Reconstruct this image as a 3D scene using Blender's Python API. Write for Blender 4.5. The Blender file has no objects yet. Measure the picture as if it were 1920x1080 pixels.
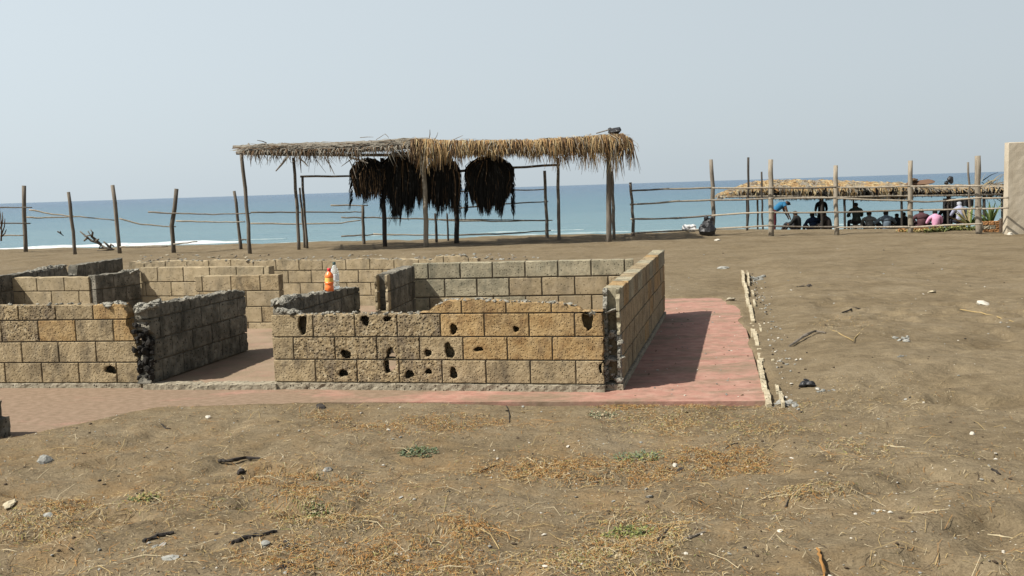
import bpy, bmesh, math, random
import numpy as np
from mathutils import Vector, Matrix, Euler
R = math.radians
random.seed(7)
C = bpy.context.scene.collection
scn = bpy.context.scene

# ---------------------------------------------------------------- camera
CAMZ = 1.75; FPX = 1800.0
PITCH = math.atan(188.9/FPX); ROLL = R(1.83)
cam_d = bpy.data.cameras.new('camera'); cam = bpy.data.objects.new('camera', cam_d); C.objects.link(cam)
CR = (Matrix.Rotation(math.pi/2-PITCH, 3, 'X') @ Matrix.Rotation(-ROLL, 3, 'Z'))
cam.matrix_world = Matrix.Translation((0, 0, CAMZ)) @ CR.to_4x4()
cam_d.sensor_width = 36; cam_d.lens = FPX/1920*36; cam_d.clip_start = .05; cam_d.clip_end = 90000
scn.camera = cam
scn.render.resolution_x = 1024; scn.render.resolution_y = 576

# ---------------------------------------------------------------- sky, sun, exposure
SH = Vector((.78, .30, -1.0))               # direction the sunlight travels
w = bpy.data.worlds.new('World'); scn.world = w; w.use_nodes = True
nt = w.node_tree; nt.nodes.clear()
sky = nt.nodes.new('ShaderNodeTexSky'); sky.sky_type = 'NISHITA'; sky.sun_disc = False
sky.sun_elevation = math.atan2(1, math.hypot(.78, .30)); sky.sun_rotation = math.atan2(-.78, -.30)
sky.air_density = 1.0; sky.dust_density = 2.5; sky.ozone_density = 1.2; sky.altitude = 0
hs = nt.nodes.new('ShaderNodeHueSaturation'); hs.inputs['Saturation'].default_value = .42
hs.inputs['Value'].default_value = 1.0
mx = nt.nodes.new('ShaderNodeMix'); mx.data_type = 'RGBA'; mx.inputs[0].default_value = .62
mx.inputs[7].default_value = (6.7, 7.6, 8.15, 1)      # even hazy veil over the blue
bgn = nt.nodes.new('ShaderNodeBackground'); bgn.inputs[1].default_value = .0595
out = nt.nodes.new('ShaderNodeOutputWorld')
nt.links.new(sky.outputs[0], hs.inputs['Color']); nt.links.new(hs.outputs[0], mx.inputs[6])
tc = nt.nodes.new('ShaderNodeTexCoord'); sx = nt.nodes.new('ShaderNodeSeparateXYZ'); nt.links.new(tc.outputs['Generated'], sx.inputs[0])
vr = nt.nodes.new('ShaderNodeMapRange'); vr.interpolation_type = 'SMOOTHSTEP'; vr.inputs[1].default_value = .20; vr.inputs[2].default_value = .62; vr.inputs[3].default_value = .78; vr.inputs[4].default_value = .0
nt.links.new(sx.outputs[2], vr.inputs[0]); nt.links.new(vr.outputs[0], mx.inputs[0])      # haze veil thins towards the zenith
dp = nt.nodes.new('ShaderNodeVectorMath'); dp.operation = 'DOT_PRODUCT'; dp.inputs[1].default_value = (-.90, -.28, .33); nt.links.new(tc.outputs['Generated'], dp.inputs[0])
ml = nt.nodes.new('ShaderNodeMath'); ml.operation = 'MULTIPLY_ADD'; ml.inputs[1].default_value = .26; ml.inputs[2].default_value = 1.11; nt.links.new(dp.outputs['Value'], ml.inputs[0])
vs_ = nt.nodes.new('ShaderNodeVectorMath'); vs_.operation = 'SCALE'; nt.links.new(mx.outputs[2], vs_.inputs[0]); nt.links.new(ml.outputs[0], vs_.inputs['Scale'])   # haze is brighter on the sun's side
nt.links.new(vs_.outputs[0], bgn.inputs[0]); nt.links.new(bgn.outputs[0], out.inputs[0])
sl = bpy.data.lights.new('sun', 'SUN'); sl.energy = 5.0; sl.angle = R(.6); sl.color = (1, .95, .86)
so = bpy.data.objects.new('sun', sl); C.objects.link(so); so.rotation_euler = SH.to_track_quat('-Z', 'Y').to_euler()
so.location = (-10, -5, 20)
scn.view_settings.view_transform = 'Standard'; scn.view_settings.look = 'None'
scn.view_settings.exposure = .68; scn.view_settings.gamma = 1; scn.view_settings.use_curve_mapping = False
scn.render.engine = 'CYCLES'

# ---------------------------------------------------------------- pixel -> place helpers
def ray(u, v):
    return CR @ Vector((u-960, 540-v, -FPX))
def P(u, v, z=0.0):
    d = ray(u, v); t = (z-CAMZ)/d.z
    return Vector((d.x*t, d.y*t, z))
def PY(u, v, Y):
    d = ray(u, v); t = Y/d.y
    return Vector((d.x*t, Y, CAMZ+d.z*t))
def wall_uv(A, B, u, v):
    """point where the line of sight meets the upright plane through A and B: (distance from A, height)"""
    ax = Vector((B.x-A.x, B.y-A.y)); L = ax.length; ax /= L; n = Vector((-ax.y, ax.x))
    d = ray(u, v); t = (A.x*n.x+A.y*n.y)/(d.x*n.x+d.y*n.y)
    return ((d.x*t-A.x)*ax.x+(d.y*t-A.y)*ax.y, CAMZ+d.z*t)

# ---------------------------------------------------------------- noise
def _h(ix, iy, s):
    n = (ix.astype(np.int64)*374761393 + iy.astype(np.int64)*668265263 + s*974634777) & 0x7fffffff
    n = ((n ^ (n >> 13))*1274126177) & 0x7fffffff
    return ((n ^ (n >> 16)) & 0xffff)/32767.5-1
def vnoise(x, y, s=0):
    x = np.asarray(x, dtype=float); y = np.asarray(y, dtype=float)
    ix = np.floor(x); iy = np.floor(y); fx = x-ix; fy = y-iy
    fx = fx*fx*(3-2*fx); fy = fy*fy*(3-2*fy)
    a = _h(ix, iy, s); b = _h(ix+1, iy, s); c = _h(ix, iy+1, s); d = _h(ix+1, iy+1, s)
    return (a+(b-a)*fx)*(1-fy)+(c+(d-c)*fx)*fy
def fbm(x, y, o=4, s=0):
    r = 0; a = 1; t = 0
    for i in range(o):
        r = r+a*vnoise(np.asarray(x)*2**i+i*17.3, np.asarray(y)*2**i-i*9.1, s+i); t += a; a *= .5
    return r/t
def sstep(a, b, x):
    t = np.clip((x-a)/(b-a), 0, 1); return t*t*(3-2*t)
def sdist(px, py, poly):
    """signed distance to polygon, negative inside"""
    d = np.full(px.shape, 1e9); ins = np.zeros(px.shape, bool); n = len(poly)
    for i in range(n):
        ax, ay = poly[i]; bx, by = poly[(i+1) % n]
        ex, ey = bx-ax, by-ay
        t = np.clip(((px-ax)*ex+(py-ay)*ey)/(ex*ex+ey*ey), 0, 1)
        d = np.minimum(d, np.hypot(px-ax-t*ex, py-ay-t*ey))
        c = ((ay > py) != (by > py)) & (px < (bx-ax)*(py-ay)/((by-ay) if abs(by-ay) > 1e-9 else 1e-9)+ax)
        ins ^= c
    return np.where(ins, -d, d)

# ---------------------------------------------------------------- the ground's shape
px_poly = [(-700, 870), (30, 822), (150, 795), (300, 764), (520, 755), (1000, 753.5), (1421, 752), (1420, 730), (1406, 650), (1392, 605), (1372, 574), (1340, 561), (1247, 560)]
front_red = [tuple(P(u, v).xy) for u, v in px_poly]
wl = P(-700, 600); 
SLAB = front_red+[(P(1150, 540).x, P(1150, 540).y), (P(700, 560).x, P(700, 560).y), (P(200, 560).x, P(200, 560).y), (-9.5, 15.5), (-12, 12)]
def gz(x, y):
    x = np.asarray(x, dtype=float); y = np.asarray(y, dtype=float)
    far = sstep(16, 30, y)
    z = .045*fbm(x/2.6, y/2.6, 2, 3)*(1-.3*far)
    a = R(34); xr = x*math.cos(a)+y*math.sin(a); yr = -x*math.sin(a)+y*math.cos(a)
    near = 1-sstep(9, 20, y)
    z = z+near*(.042*fbm(xr/1.0, yr/.30, 3, 11)+.018*fbm(x/.45, y/.4, 2, 17)+.010*fbm(x/.13, y/.11, 3, 21))
    # trodden patches: shallow hollows in the open sand
    tread = sstep(-.1, .5, fbm(x/1.9, y/1.9, 2, 31))*.55+sstep(.4, 2.0, x)*(1-.65*sstep(4.5, 6, y))*.6
    f = fbm(x/.38, y/.26, 2, 41)
    z = z+near*tread*(-.085*sstep(-.02, .42, f)+.014*sstep(-.6, -.2, -f))
    z = z+far*.04*fbm(x/.9, y/1.6, 3, 51)+.01*(1-near)*fbm(x/.3, y/.5, 2, 55)
    sd = sdist(x, y, SLAB)+.07*fbm(x/.5, y/.5, 3, 61)*(.3+1.2*(1-sstep(-4, -1.5, x)))+(.22*fbm(x/.5, y/.9, 3, 71)+.02)*sstep(-.6, .2, x-(1.35+.2196*(y-7.286)))*sstep(7.6, 8.6, y)
    outz = .02+.03*(1-sstep(-5, -1, x))-.045*sstep(-1.0, .3, x)*(1-sstep(7.95, 8.15, y))+.0*x
    k = sstep(-.03, .10, sd)
    near_slab = (1-sstep(.1, 1.6, sd))
    z = z*(1-.75*near_slab)+outz*near_slab*k
    z = z*k+(1-k)*(-.06)
    # right of the kerb sand lies a little higher
    z = z+.08*sstep(.15, .9, x-(1.98+.2196*(y-7.286)))*sstep(7.4, 8.4, y)*(1-far)
    yc = np.clip(33.0-.17*x+1.4*sstep(-5, 0, x)-1.2*sstep(8, 12, x), 30.6, 41)+.5*fbm(x/4, y*0+3, 2, 81)
    t = np.maximum(y-yc, 0)
    z = z-.078*(np.sqrt(t*t+1.2)-1.095)
    return np.maximum(z, -4.0)
def G(x, y): return float(gz(np.array([x]), np.array([y]))[0])
def on_ground(u, v, dz=0.0):
    p = P(u, v, 0)
    for _ in range(3):
        p = P(u, v, G(p.x, p.y))
    p.z += dz
    return p

# ---------------------------------------------------------------- materials
KA = .77     # albedo scale that goes with the exposure
def nodes(m): return m.node_tree.nodes, m.node_tree.links
def make_mat(name, cols, scale=8, rough=.9, bump=.3, bscale=60, detail=6, pits=0, pscale=45, rnd=0, spec=.2, stretch=(1, 1, 1), bdist=.01, stain=None, stain_amt=.5, stain_scale=2.0):
    cols = [tuple(x*KA for x in c) for c in cols]; stain = tuple(x*KA for x in stain) if stain else None
    m = bpy.data.materials.new(name); m.use_nodes = True; N, L = nodes(m)
    b = N['Principled BSDF']; b.inputs['Roughness'].default_value = rough; b.inputs['Specular IOR Level'].default_value = spec
    g = N.new('ShaderNodeNewGeometry'); mp = N.new('ShaderNodeMapping'); mp.inputs['Scale'].default_value = stretch
    L.new(g.outputs['Position'], mp.inputs[0])
    n1 = N.new('ShaderNodeTexNoise'); n1.inputs['Scale'].default_value = scale; n1.inputs['Detail'].default_value = detail; n1.inputs['Roughness'].default_value = .65
    L.new(mp.outputs[0], n1.inputs[0])
    cr = N.new('ShaderNodeValToRGB'); cr.color_ramp.elements[0].position = .3; cr.color_ramp.elements[1].position = .7
    k = len(cols)
    while len(cr.color_ramp.elements) < k: cr.color_ramp.elements.new(.5)
    for i, c in enumerate(cols):
        cr.color_ramp.elements[i].position = .3+.4*i/max(1, k-1); cr.color_ramp.elements[i].color = (*c, 1)
    L.new(n1.outputs[0], cr.inputs[0]); col = cr.outputs[0]
    if stain:
        n3 = N.new('ShaderNodeTexNoise'); n3.inputs['Scale'].default_value = stain_scale; n3.inputs['Detail'].default_value = 5
        mp3 = N.new('ShaderNodeMapping'); mp3.inputs['Scale'].default_value = (2.2, 2.2, .9); L.new(g.outputs['Position'], mp3.inputs[0]); L.new(mp3.outputs[0], n3.inputs[0]); n3.inputs['Roughness'].default_value = .65
        r3 = N.new('ShaderNodeMapRange'); r3.inputs[1].default_value = .47; r3.inputs[2].default_value = .68; r3.inputs[4].default_value = stain_amt
        L.new(n3.outputs[0], r3.inputs[0])
        m3 = N.new('ShaderNodeMix'); m3.data_type = 'RGBA'; L.new(r3.outputs[0], m3.inputs[0]); L.new(col, m3.inputs[6]); m3.inputs[7].default_value = (*stain, 1)
        col = m3.outputs[2]
    hgt = None
    n2 = N.new('ShaderNodeTexNoise'); n2.inputs['Scale'].default_value = bscale; n2.inputs['Detail'].default_value = 5
    L.new(mp.outputs[0], n2.inputs[0]); hgt = n2.outputs[0]
    if pits:
        vo = N.new('ShaderNodeTexVoronoi'); vo.inputs['Scale'].default_value = pscale
        L.new(g.outputs['Position'], vo.inputs[0])
        pr = N.new('ShaderNodeMapRange'); pr.inputs[1].default_value = .10; pr.inputs[2].default_value = .42
        L.new(vo.outputs['Distance'], pr.inputs[0])
        # only some cells are pits
        gt = N.new('ShaderNodeMath'); gt.operation = 'GREATER_THAN'; gt.inputs[1].default_value = pits
        sp = N.new('ShaderNodeSeparateColor'); L.new(vo.outputs['Color'], sp.inputs[0]); L.new(sp.outputs[0], gt.inputs[0])
        mxx = N.new('ShaderNodeMath'); mxx.operation = 'MAXIMUM'; L.new(pr.outputs[0], mxx.inputs[0]); L.new(gt.outputs[0], mxx.inputs[1])
        m2 = N.new('ShaderNodeMix'); m2.data_type = 'RGBA'; L.new(mxx.outputs[0], m2.inputs[0]); L.new(col, m2.inputs[7])
        m2.inputs[6].default_value = tuple(x*.22 for x in cols[0])+(1,); col = m2.outputs[2]
        ad = N.new('ShaderNodeMath'); ad.operation = 'MULTIPLY_ADD'; ad.inputs[1].default_value = 1.4
        L.new(mxx.outputs[0], ad.inputs[0]); L.new(hgt, ad.inputs[2]); hgt = ad.outputs[0]
    if rnd:
        oi = N.new('ShaderNodeObjectInfo'); mr = N.new('ShaderNodeMapRange'); mr.inputs[3].default_value = 1-rnd; mr.inputs[4].default_value = 1+rnd
        L.new(oi.outputs['Random'], mr.inputs[0]); vm = N.new('ShaderNodeVectorMath'); vm.operation = 'SCALE'
        L.new(col, vm.inputs[0]); L.new(mr.outputs[0], vm.inputs['Scale']); col = vm.outputs[0]
    L.new(col, b.inputs['Base Color'])
    if bump:
        bm = N.new('ShaderNodeBump'); bm.inputs['Strength'].default_value = bump; bm.inputs['Distance'].default_value = bdist
        L.new(hgt, bm.inputs['Height']); L.new(bm.outputs[0], b.inputs['Normal'])
    return m

M = {}
M['tan'] = make_mat('tan_block', [(.24, .18, .10), (.36, .28, .165), (.43, .345, .215)], 12, bump=.6, pits=.5, pscale=62, rnd=.10, stain=(.10, .082, .058), stain_amt=.75, stain_scale=3)
M['orange'] = make_mat('orange_tan_block', [(.27, .16, .065), (.40, .275, .13), (.44, .32, .17)], 9, bump=.6, pits=.5, pscale=62, rnd=.08, stain=(.13, .08, .045), stain_amt=.7, stain_scale=4)
M['pitted'] = make_mat('pitted_block', [(.12, .09, .055), (.33, .25, .14), (.46, .385, .255)], 24, bump=.8, pits=.78, pscale=44, rnd=.1, stain=(.13, .105, .08), stain_amt=.8, stain_scale=4.5, bdist=.012)
M['grey'] = make_mat('grey_weathered_block', [(.20, .185, .13), (.34, .30, .205), (.44, .395, .28)], 10, bump=.5, pits=.3, pscale=50, rnd=.12, stain=(.12, .12, .09), stain_amt=.7, stain_scale=3)
M['pale'] = make_mat('pale_tan_block', [(.28, .225, .135), (.38, .305, .19), (.45, .37, .245)], 9, bump=.4, pits=.2, pscale=50, rnd=.10, stain=(.14, .12, .085), stain_amt=.6, stain_scale=2.5)
M['dark'] = make_mat('shade_darkened_block', [(.10, .095, .075), (.19, .175, .14), (.31, .285, .23)], 9, bump=.7, pits=.35, pscale=40, rnd=.22, stain=(.045, .045, .038), stain_amt=.8, stain_scale=2.5)  # weathered block, its colour darkened for the shade on partitions and left stub
M['mortar'] = make_mat('mortar', [(.10, .085, .06), (.20, .17, .125)], 14, bump=.6)
M['mortar_pale'] = make_mat('pale_mortar', [(.13, .11, .08), (.22, .19, .14)], 14, bump=.6)
M['rubble'] = make_mat('broken_concrete', [(.13, .125, .105), (.28, .265, .22), (.40, .38, .32)], 30, bump=.9, pits=.5, pscale=60, bdist=.015)
M['plinth'] = make_mat('footing_concrete', [(.20, .17, .12), (.34, .30, .22), (.42, .38, .29)], 18, bump=.7, pits=.25, pscale=40, stain=(.12, .10, .07), stain_amt=.7, stain_scale=6)
M['kerb'] = make_mat('chalky_kerb', [(.30, .25, .165), (.45, .39, .27), (.54, .48, .35)], 12, bump=.6, pits=.2, pscale=50)
M['wood'] = make_mat('weathered_pole', [(.10, .085, .065), (.17, .145, .115), (.25, .22, .18)], 5, bump=.5, stretch=(6, 6, .6), rnd=.25)
M['woodpale'] = make_mat('sunbleached_pole', [(.20, .165, .125), (.30, .26, .20), (.40, .35, .28)], 5, bump=.5, stretch=(6, 6, .6), rnd=.15)
M['wooddark'] = make_mat('dark_pole', [(.03, .027, .024), (.07, .06, .05)], 6, bump=.5, stretch=(6, 6, .6), rnd=.2)
M['char'] = make_mat('charred_wood', [(.012, .011, .010), (.035, .03, .026), (.07, .06, .05)], 20, bump=.7)
M['stone'] = make_mat('grey_stone', [(.13, .13, .115), (.26, .26, .235), (.36, .35, .32)], 14, bump=.5, rnd=.2)
M['whitestone'] = make_mat('white_stone', [(.45, .42, .35), (.62, .58, .50)], 20, bump=.4)
M['blackstuff'] = make_mat('black_plastic', [(.010, .010, .011), (.022, .022, .024)], 20, rough=.45, bump=.8, bscale=18, spec=.5, bdist=.03)
M['whitebag'] = make_mat('white_plastic', [(.60, .60, .58), (.78, .78, .77)], 20, rough=.5, bump=.8, bscale=14, bdist=.03)
M['plaster'] = make_mat('beige_plaster', [(.42, .36, .27), (.49, .43, .33), (.54, .47, .37)], 3, bump=.25, bscale=30, stretch=(1, 1, .35), stain=(.32, .26, .18), stain_amt=.55, stain_scale=1.2)
def flat(name, c, rough=.85, spec=.2, **k):
    m = make_mat(name, [tuple(x*.8 for x in c), c], 15, rough=rough, bump=.15, spec=spec, **k); return m
for n, c in dict(straw_orange=(.34, .175, .055), straw_yellow=(.42, .31, .14), straw_pale=(.50, .42, .27), straw_dark=(.07, .05, .032), leaf_green=(.10, .13, .05), leaf_yellow=(.24, .25, .08), leaf_grey=(.16, .20, .12),
                 thatch_tan=(.38, .26, .125), thatch_orange=(.30, .17, .07), thatch_grey=(.25, .225, .18), thatch_brown=(.12, .075, .04), thatch_dark=(.020, .018, .014), thatch_black=(.010, .0095, .008), thatch_pale=(.46, .37, .21), agave=(.09, .13, .035), agave_yellow=(.27, .29, .10)).items():
    M[n] = flat(n, c)

# ---------------------------------------------------------------- object helpers
def link(name, me, parent=None, mat=None):
    o = bpy.data.objects.new(name, me); C.objects.link(o)
    if parent: o.parent = parent
    if mat is not None:
        for m in (mat if isinstance(mat, (list, tuple)) else [mat]): me.materials.append(m)
    return o
def tag(o, label=None, cat=None, group=None, kind=None):
    if label: o['label'] = label
    if cat: o['category'] = cat
    if group: o['group'] = group
    if kind: o['kind'] = kind
    return o
def empty(name, loc, rz=0, label=None, cat=None, group=None):
    o = bpy.data.objects.new(name, None); C.objects.link(o); o.location = loc; o.rotation_euler = (0, 0, rz); o.empty_display_size = .1
    return tag(o, label, cat, group)
class MB:
    """collects raw geometry"""
    def __init__(s): s.v = []; s.f = []; s.m = []
    def add(s, v, f, mi=0):
        b = len(s.v); s.v += [tuple(p) for p in v]; s.f += [tuple(i+b for i in q) for q in f]; s.m += [mi]*len(f)
    def box(s, x0, y0, z0, x1, y1, z1, mi=0):
        s.add([(x0, y0, z0), (x1, y0, z0), (x1, y1, z0), (x0, y1, z0), (x0, y0, z1), (x1, y0, z1), (x1, y1, z1), (x0, y1, z1)],
              [(0, 3, 2, 1), (4, 5, 6, 7), (0, 1, 5, 4), (1, 2, 6, 5), (2, 3, 7, 6), (3, 0, 4, 7)], mi)
    def tube(s, pts, rad, n=8, mi=0, jit=.0):
        pts = [Vector(p) for p in pts]; k = len(pts)
        if not isinstance(rad, (list, tuple)): rad = [rad]*k
        vs = []; up = Vector((0, 0, 1))
        for i, p in enumerate(pts):
            t = (pts[min(i+1, k-1)]-pts[max(i-1, 0)]).normalized()
            a = t.cross(up if abs(t.z) < .8 else Vector((0, 1, 0))).normalized(); b = t.cross(a)
            for j in range(n):
                an = 2*math.pi*j/n; r = rad[i]*(1+random.uniform(-jit, jit))
                vs.append(p+(a*math.cos(an)+b*math.sin(an))*r)
        fs = [(i*n+j, i*n+(j+1) % n, (i+1)*n+(j+1) % n, (i+1)*n+j) for i in range(k-1) for j in range(n)]
        fs += [tuple(range(n))[::-1], tuple((k-1)*n+j for j in range(n))]
        s.add(vs, fs, mi)
    def ribbon(s, pts, w, side, mi=0, taper=True):
        pts = [Vector(p) for p in pts]; k = len(pts); side = Vector(side).normalized(); vs = []
        for i, p in enumerate(pts):
            q = w*(1-.8*i/(k-1)) if taper else w
            vs += [p-side*q/2, p+side*q/2]
        s.add(vs, [(2*i, 2*i+1, 2*i+3, 2*i+2) for i in range(k-1)], mi)
    def lump(s, c, r, sc=(1, 1, 1), sub=1, jit=.25, mi=0, seed=None, ang=None):
        rr = random.Random(seed if seed is not None else random.random())
        bm = bmesh.new(); bmesh.ops.create_icosphere(bm, subdivisions=sub, radius=1)
        vs = []; rot = Euler((rr.uniform(-.4, .4), rr.uniform(-.4, .4), rr.uniform(0, 6.3) if ang is None else ang)).to_matrix()
        ph = [rr.uniform(0, 9) for _ in range(4)]
        for v in bm.verts:
            k = 1+jit*(.6*math.sin(3*v.co.x+ph[0])*math.cos(2.6*v.co.y+ph[1])+.5*math.sin(4.2*v.co.z+ph[2])+rr.uniform(-.5, .5))
            q = rot @ Vector((v.co.x*sc[0], v.co.y*sc[1], v.co.z*sc[2]))*r*k
            vs.append(Vector(c)+q)
        bm.verts.index_update(); fs = [tuple(v.index for v in f.verts) for f in bm.faces]; bm.free()
        s.add(vs, fs, mi)
    def mesh(s, name, smooth=False):
        me = bpy.data.meshes.new(name); me.from_pydata(s.v, [], s.f)
        me.polygons.foreach_set('material_index', s.m)
        if smooth: me.polygons.foreach_set('use_smooth', [True]*len(s.f))
        me.update(); return me
    def build(s, name, mat, parent=None, smooth=False):
        return link(name, s.mesh(name, smooth), parent, mat)

# ---------------------------------------------------------------- ground
def nonuni(a, b, c0, c1, step, grow):
    L = list(np.arange(c0, c1, step)); s = step; x = c0; lo = []
    while x > a: s *= grow; x -= s; lo.append(x)
    s = step; x = L[-1]; hi = []
    while x < b: s *= grow; x += s; hi.append(x)
    return np.array(lo[::-1]+L+hi)
xs = nonuni(-150, 150, -3.6, 4.6, .028, 1.013)
ys = nonuni(-12, 110, 3.2, 9.0, .028, 1.013)
X, Y = np.meshgrid(xs, ys); Z = gz(X.ravel(), Y.ravel()).reshape(X.shape)
nx, ny = len(xs), len(ys)
me = bpy.data.meshes.new('ground'); me.vertices.add(nx*ny)
me.vertices.foreach_set('co', np.stack([X, Y, Z], -1).astype(np.float32).ravel())
idx = np.arange(nx*ny).reshape(ny, nx); q = np.stack([idx[:-1, :-1], idx[:-1, 1:], idx[1:, 1:], idx[1:, :-1]], -1).reshape(-1, 4)
me.loops.add(q.size); me.loops.foreach_set('vertex_index', q.astype(np.int32).ravel())
me.polygons.add(len(q)); me.polygons.foreach_set('loop_start', np.arange(0, q.size, 4, dtype=np.int32)); 
me.update(calc_edges=True); me.polygons.foreach_set('use_smooth', np.ones(len(q), bool)); me.validate()
def sand_material():
    m = bpy.data.materials.new('beach_sand'); m.use_nodes = True; N, L = nodes(m); b = N['Principled BSDF']
    b.inputs['Roughness'].default_value = .95; b.inputs['Specular IOR Level'].default_value = .1
    g = N.new('ShaderNodeNewGeometry')
    def noise(sc, det=6, rough=.6, st=None, rz=0):
        n = N.new('ShaderNodeTexNoise'); n.inputs['Scale'].default_value = sc; n.inputs['Detail'].default_value = det; n.inputs['Roughness'].default_value = rough
        if st:
            mp = N.new('ShaderNodeMapping'); mp.inputs['Scale'].default_value = st; mp.inputs['Rotation'].default_value = (0, 0, rz); L.new(g.outputs['Position'], mp.inputs[0]); L.new(mp.outputs[0], n.inputs[0])
        else: L.new(g.outputs['Position'], n.inputs[0])
        return n.outputs[0]
    def ramp(f, stops):
        r = N.new('ShaderNodeValToRGB')
        while len(r.color_ramp.elements) < len(stops): r.color_ramp.elements.new(.5)
        for e, (p, c) in zip(r.color_ramp.elements, stops): e.position = p; e.color = (*c, 1)
        L.new(f, r.inputs[0]); return r.outputs[0]
    def mix(f, a, bb, mode='MIX'):
        x = N.new('ShaderNodeMix'); x.data_type = 'RGBA'; x.blend_type = mode
        if isinstance(f, float): x.inputs[0].default_value = f
        else: L.new(f, x.inputs[0])
        for s_, v in ((6, a), (7, bb)):
            if isinstance(v, tuple): x.inputs[s_].default_value = (*v, 1)
            else: L.new(v, x.inputs[s_])
        return x.outputs[2]
    c = ramp(noise(.9, 8, .62), [(.30, (.114, .088, .053)), (.5, (.150, .119, .075)), (.72, (.172, .140, .093))])
    c = mix(ramp(noise(7, 6, .7, (1, 1, 1)), [(.36, (.72, .70, .66)), (.62, (1.10, 1.10, 1.10))]), (0., 0., 0.), c, 'MIX') if False else mix(1.0, c, ramp(noise(6, 8, .72), [(.34, (.76, .74, .72)), (.66, (1.14, 1.14, 1.13))]), 'MULTIPLY')
    c = mix(1.0, c, ramp(noise(90, 3, .7), [(.30, (.70, .69, .68)), (.70, (1.25, 1.25, 1.24))]), 'MULTIPLY')
    # warm straw dust on the near bank
    sp = N.new('ShaderNodeSeparateXYZ'); L.new(g.outputs['Position'], sp.inputs[0])
    mr = N.new('ShaderNodeMapRange'); mr.inputs[1].default_value = 9.0; mr.inputs[2].default_value = 6.2; L.new(sp.outputs[1], mr.inputs[0])
    xr = N.new('ShaderNodeMapRange'); xr.inputs[1].default_value = 2.6; xr.inputs[2].default_value = .9; L.new(sp.outputs[0], xr.inputs[0])
    pn = N.new('ShaderNodeMapRange'); pn.inputs[1].default_value = .46; pn.inputs[2].default_value = .70; pn.inputs[4].default_value = .62; L.new(noise(2.2, 8, .72), pn.inputs[0])
    k1 = N.new('ShaderNodeMath'); k1.operation = 'MULTIPLY'; L.new(mr.outputs[0], k1.inputs[0]); L.new(pn.outputs[0], k1.inputs[1])
    k2 = N.new('ShaderNodeMath'); k2.operation = 'MULTIPLY'; L.new(k1.outputs[0], k2.inputs[0]); L.new(xr.outputs[0], k2.inputs[1])
    c = mix(k2.outputs[0], c, (.205, .132, .060))
    # coarse specks: shell grit and dark grains
    v1 = N.new('ShaderNodeTexVoronoi'); v1.inputs['Scale'].default_value = 38; L.new(g.outputs['Position'], v1.inputs[0])
    s1 = N.new('ShaderNodeMath'); s1.operation = 'LESS_THAN'; s1.inputs[1].default_value = .17; L.new(v1.outputs['Distance'], s1.inputs[0])
    sc = N.new('ShaderNodeSeparateColor'); L.new(v1.outputs['Color'], sc.inputs[0])
    gt = N.new('ShaderNodeMath'); gt.operation = 'GREATER_THAN'; gt.inputs[1].default_value = .94; L.new(sc.outputs[0], gt.inputs[0])
    lt = N.new('ShaderNodeMath'); lt.operation = 'LESS_THAN'; lt.inputs[1].default_value = .12; L.new(sc.outputs[0], lt.inputs[0])
    a1 = N.new('ShaderNodeMath'); a1.operation = 'MULTIPLY'; L.new(s1.outputs[0], a1.inputs[0]); L.new(gt.outputs[0], a1.inputs[1])
    a2 = N.new('ShaderNodeMath'); a2.operation = 'MULTIPLY'; L.new(s1.outputs[0], a2.inputs[0]); L.new(lt.outputs[0], a2.inputs[1])
    c = mix(a1.outputs[0], c, (.34, .31, .25)); c = mix(a2.outputs[0], c, (.07, .055, .04))
    L.new(c, b.inputs['Base Color'])
    bm = N.new('ShaderNodeBump'); bm.inputs['Strength'].default_value = .8; bm.inputs['Distance'].default_value = .018; L.new(noise(26, 8, .7), bm.inputs['Height'])
    b2 = N.new('ShaderNodeBump'); b2.inputs['Strength'].default_value = .6; b2.inputs['Distance'].default_value = .09; L.new(noise(3.2, 5, .6, (1, 2.6, 1), R(-34)), b2.inputs['Height'])
    L.new(b2.outputs[0], bm.inputs['Normal']); L.new(bm.outputs[0], b.inputs['Normal'])
    return m
M['sand'] = sand_material()
tag(link('ground', me, None, M['sand']), kind='structure')

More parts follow.
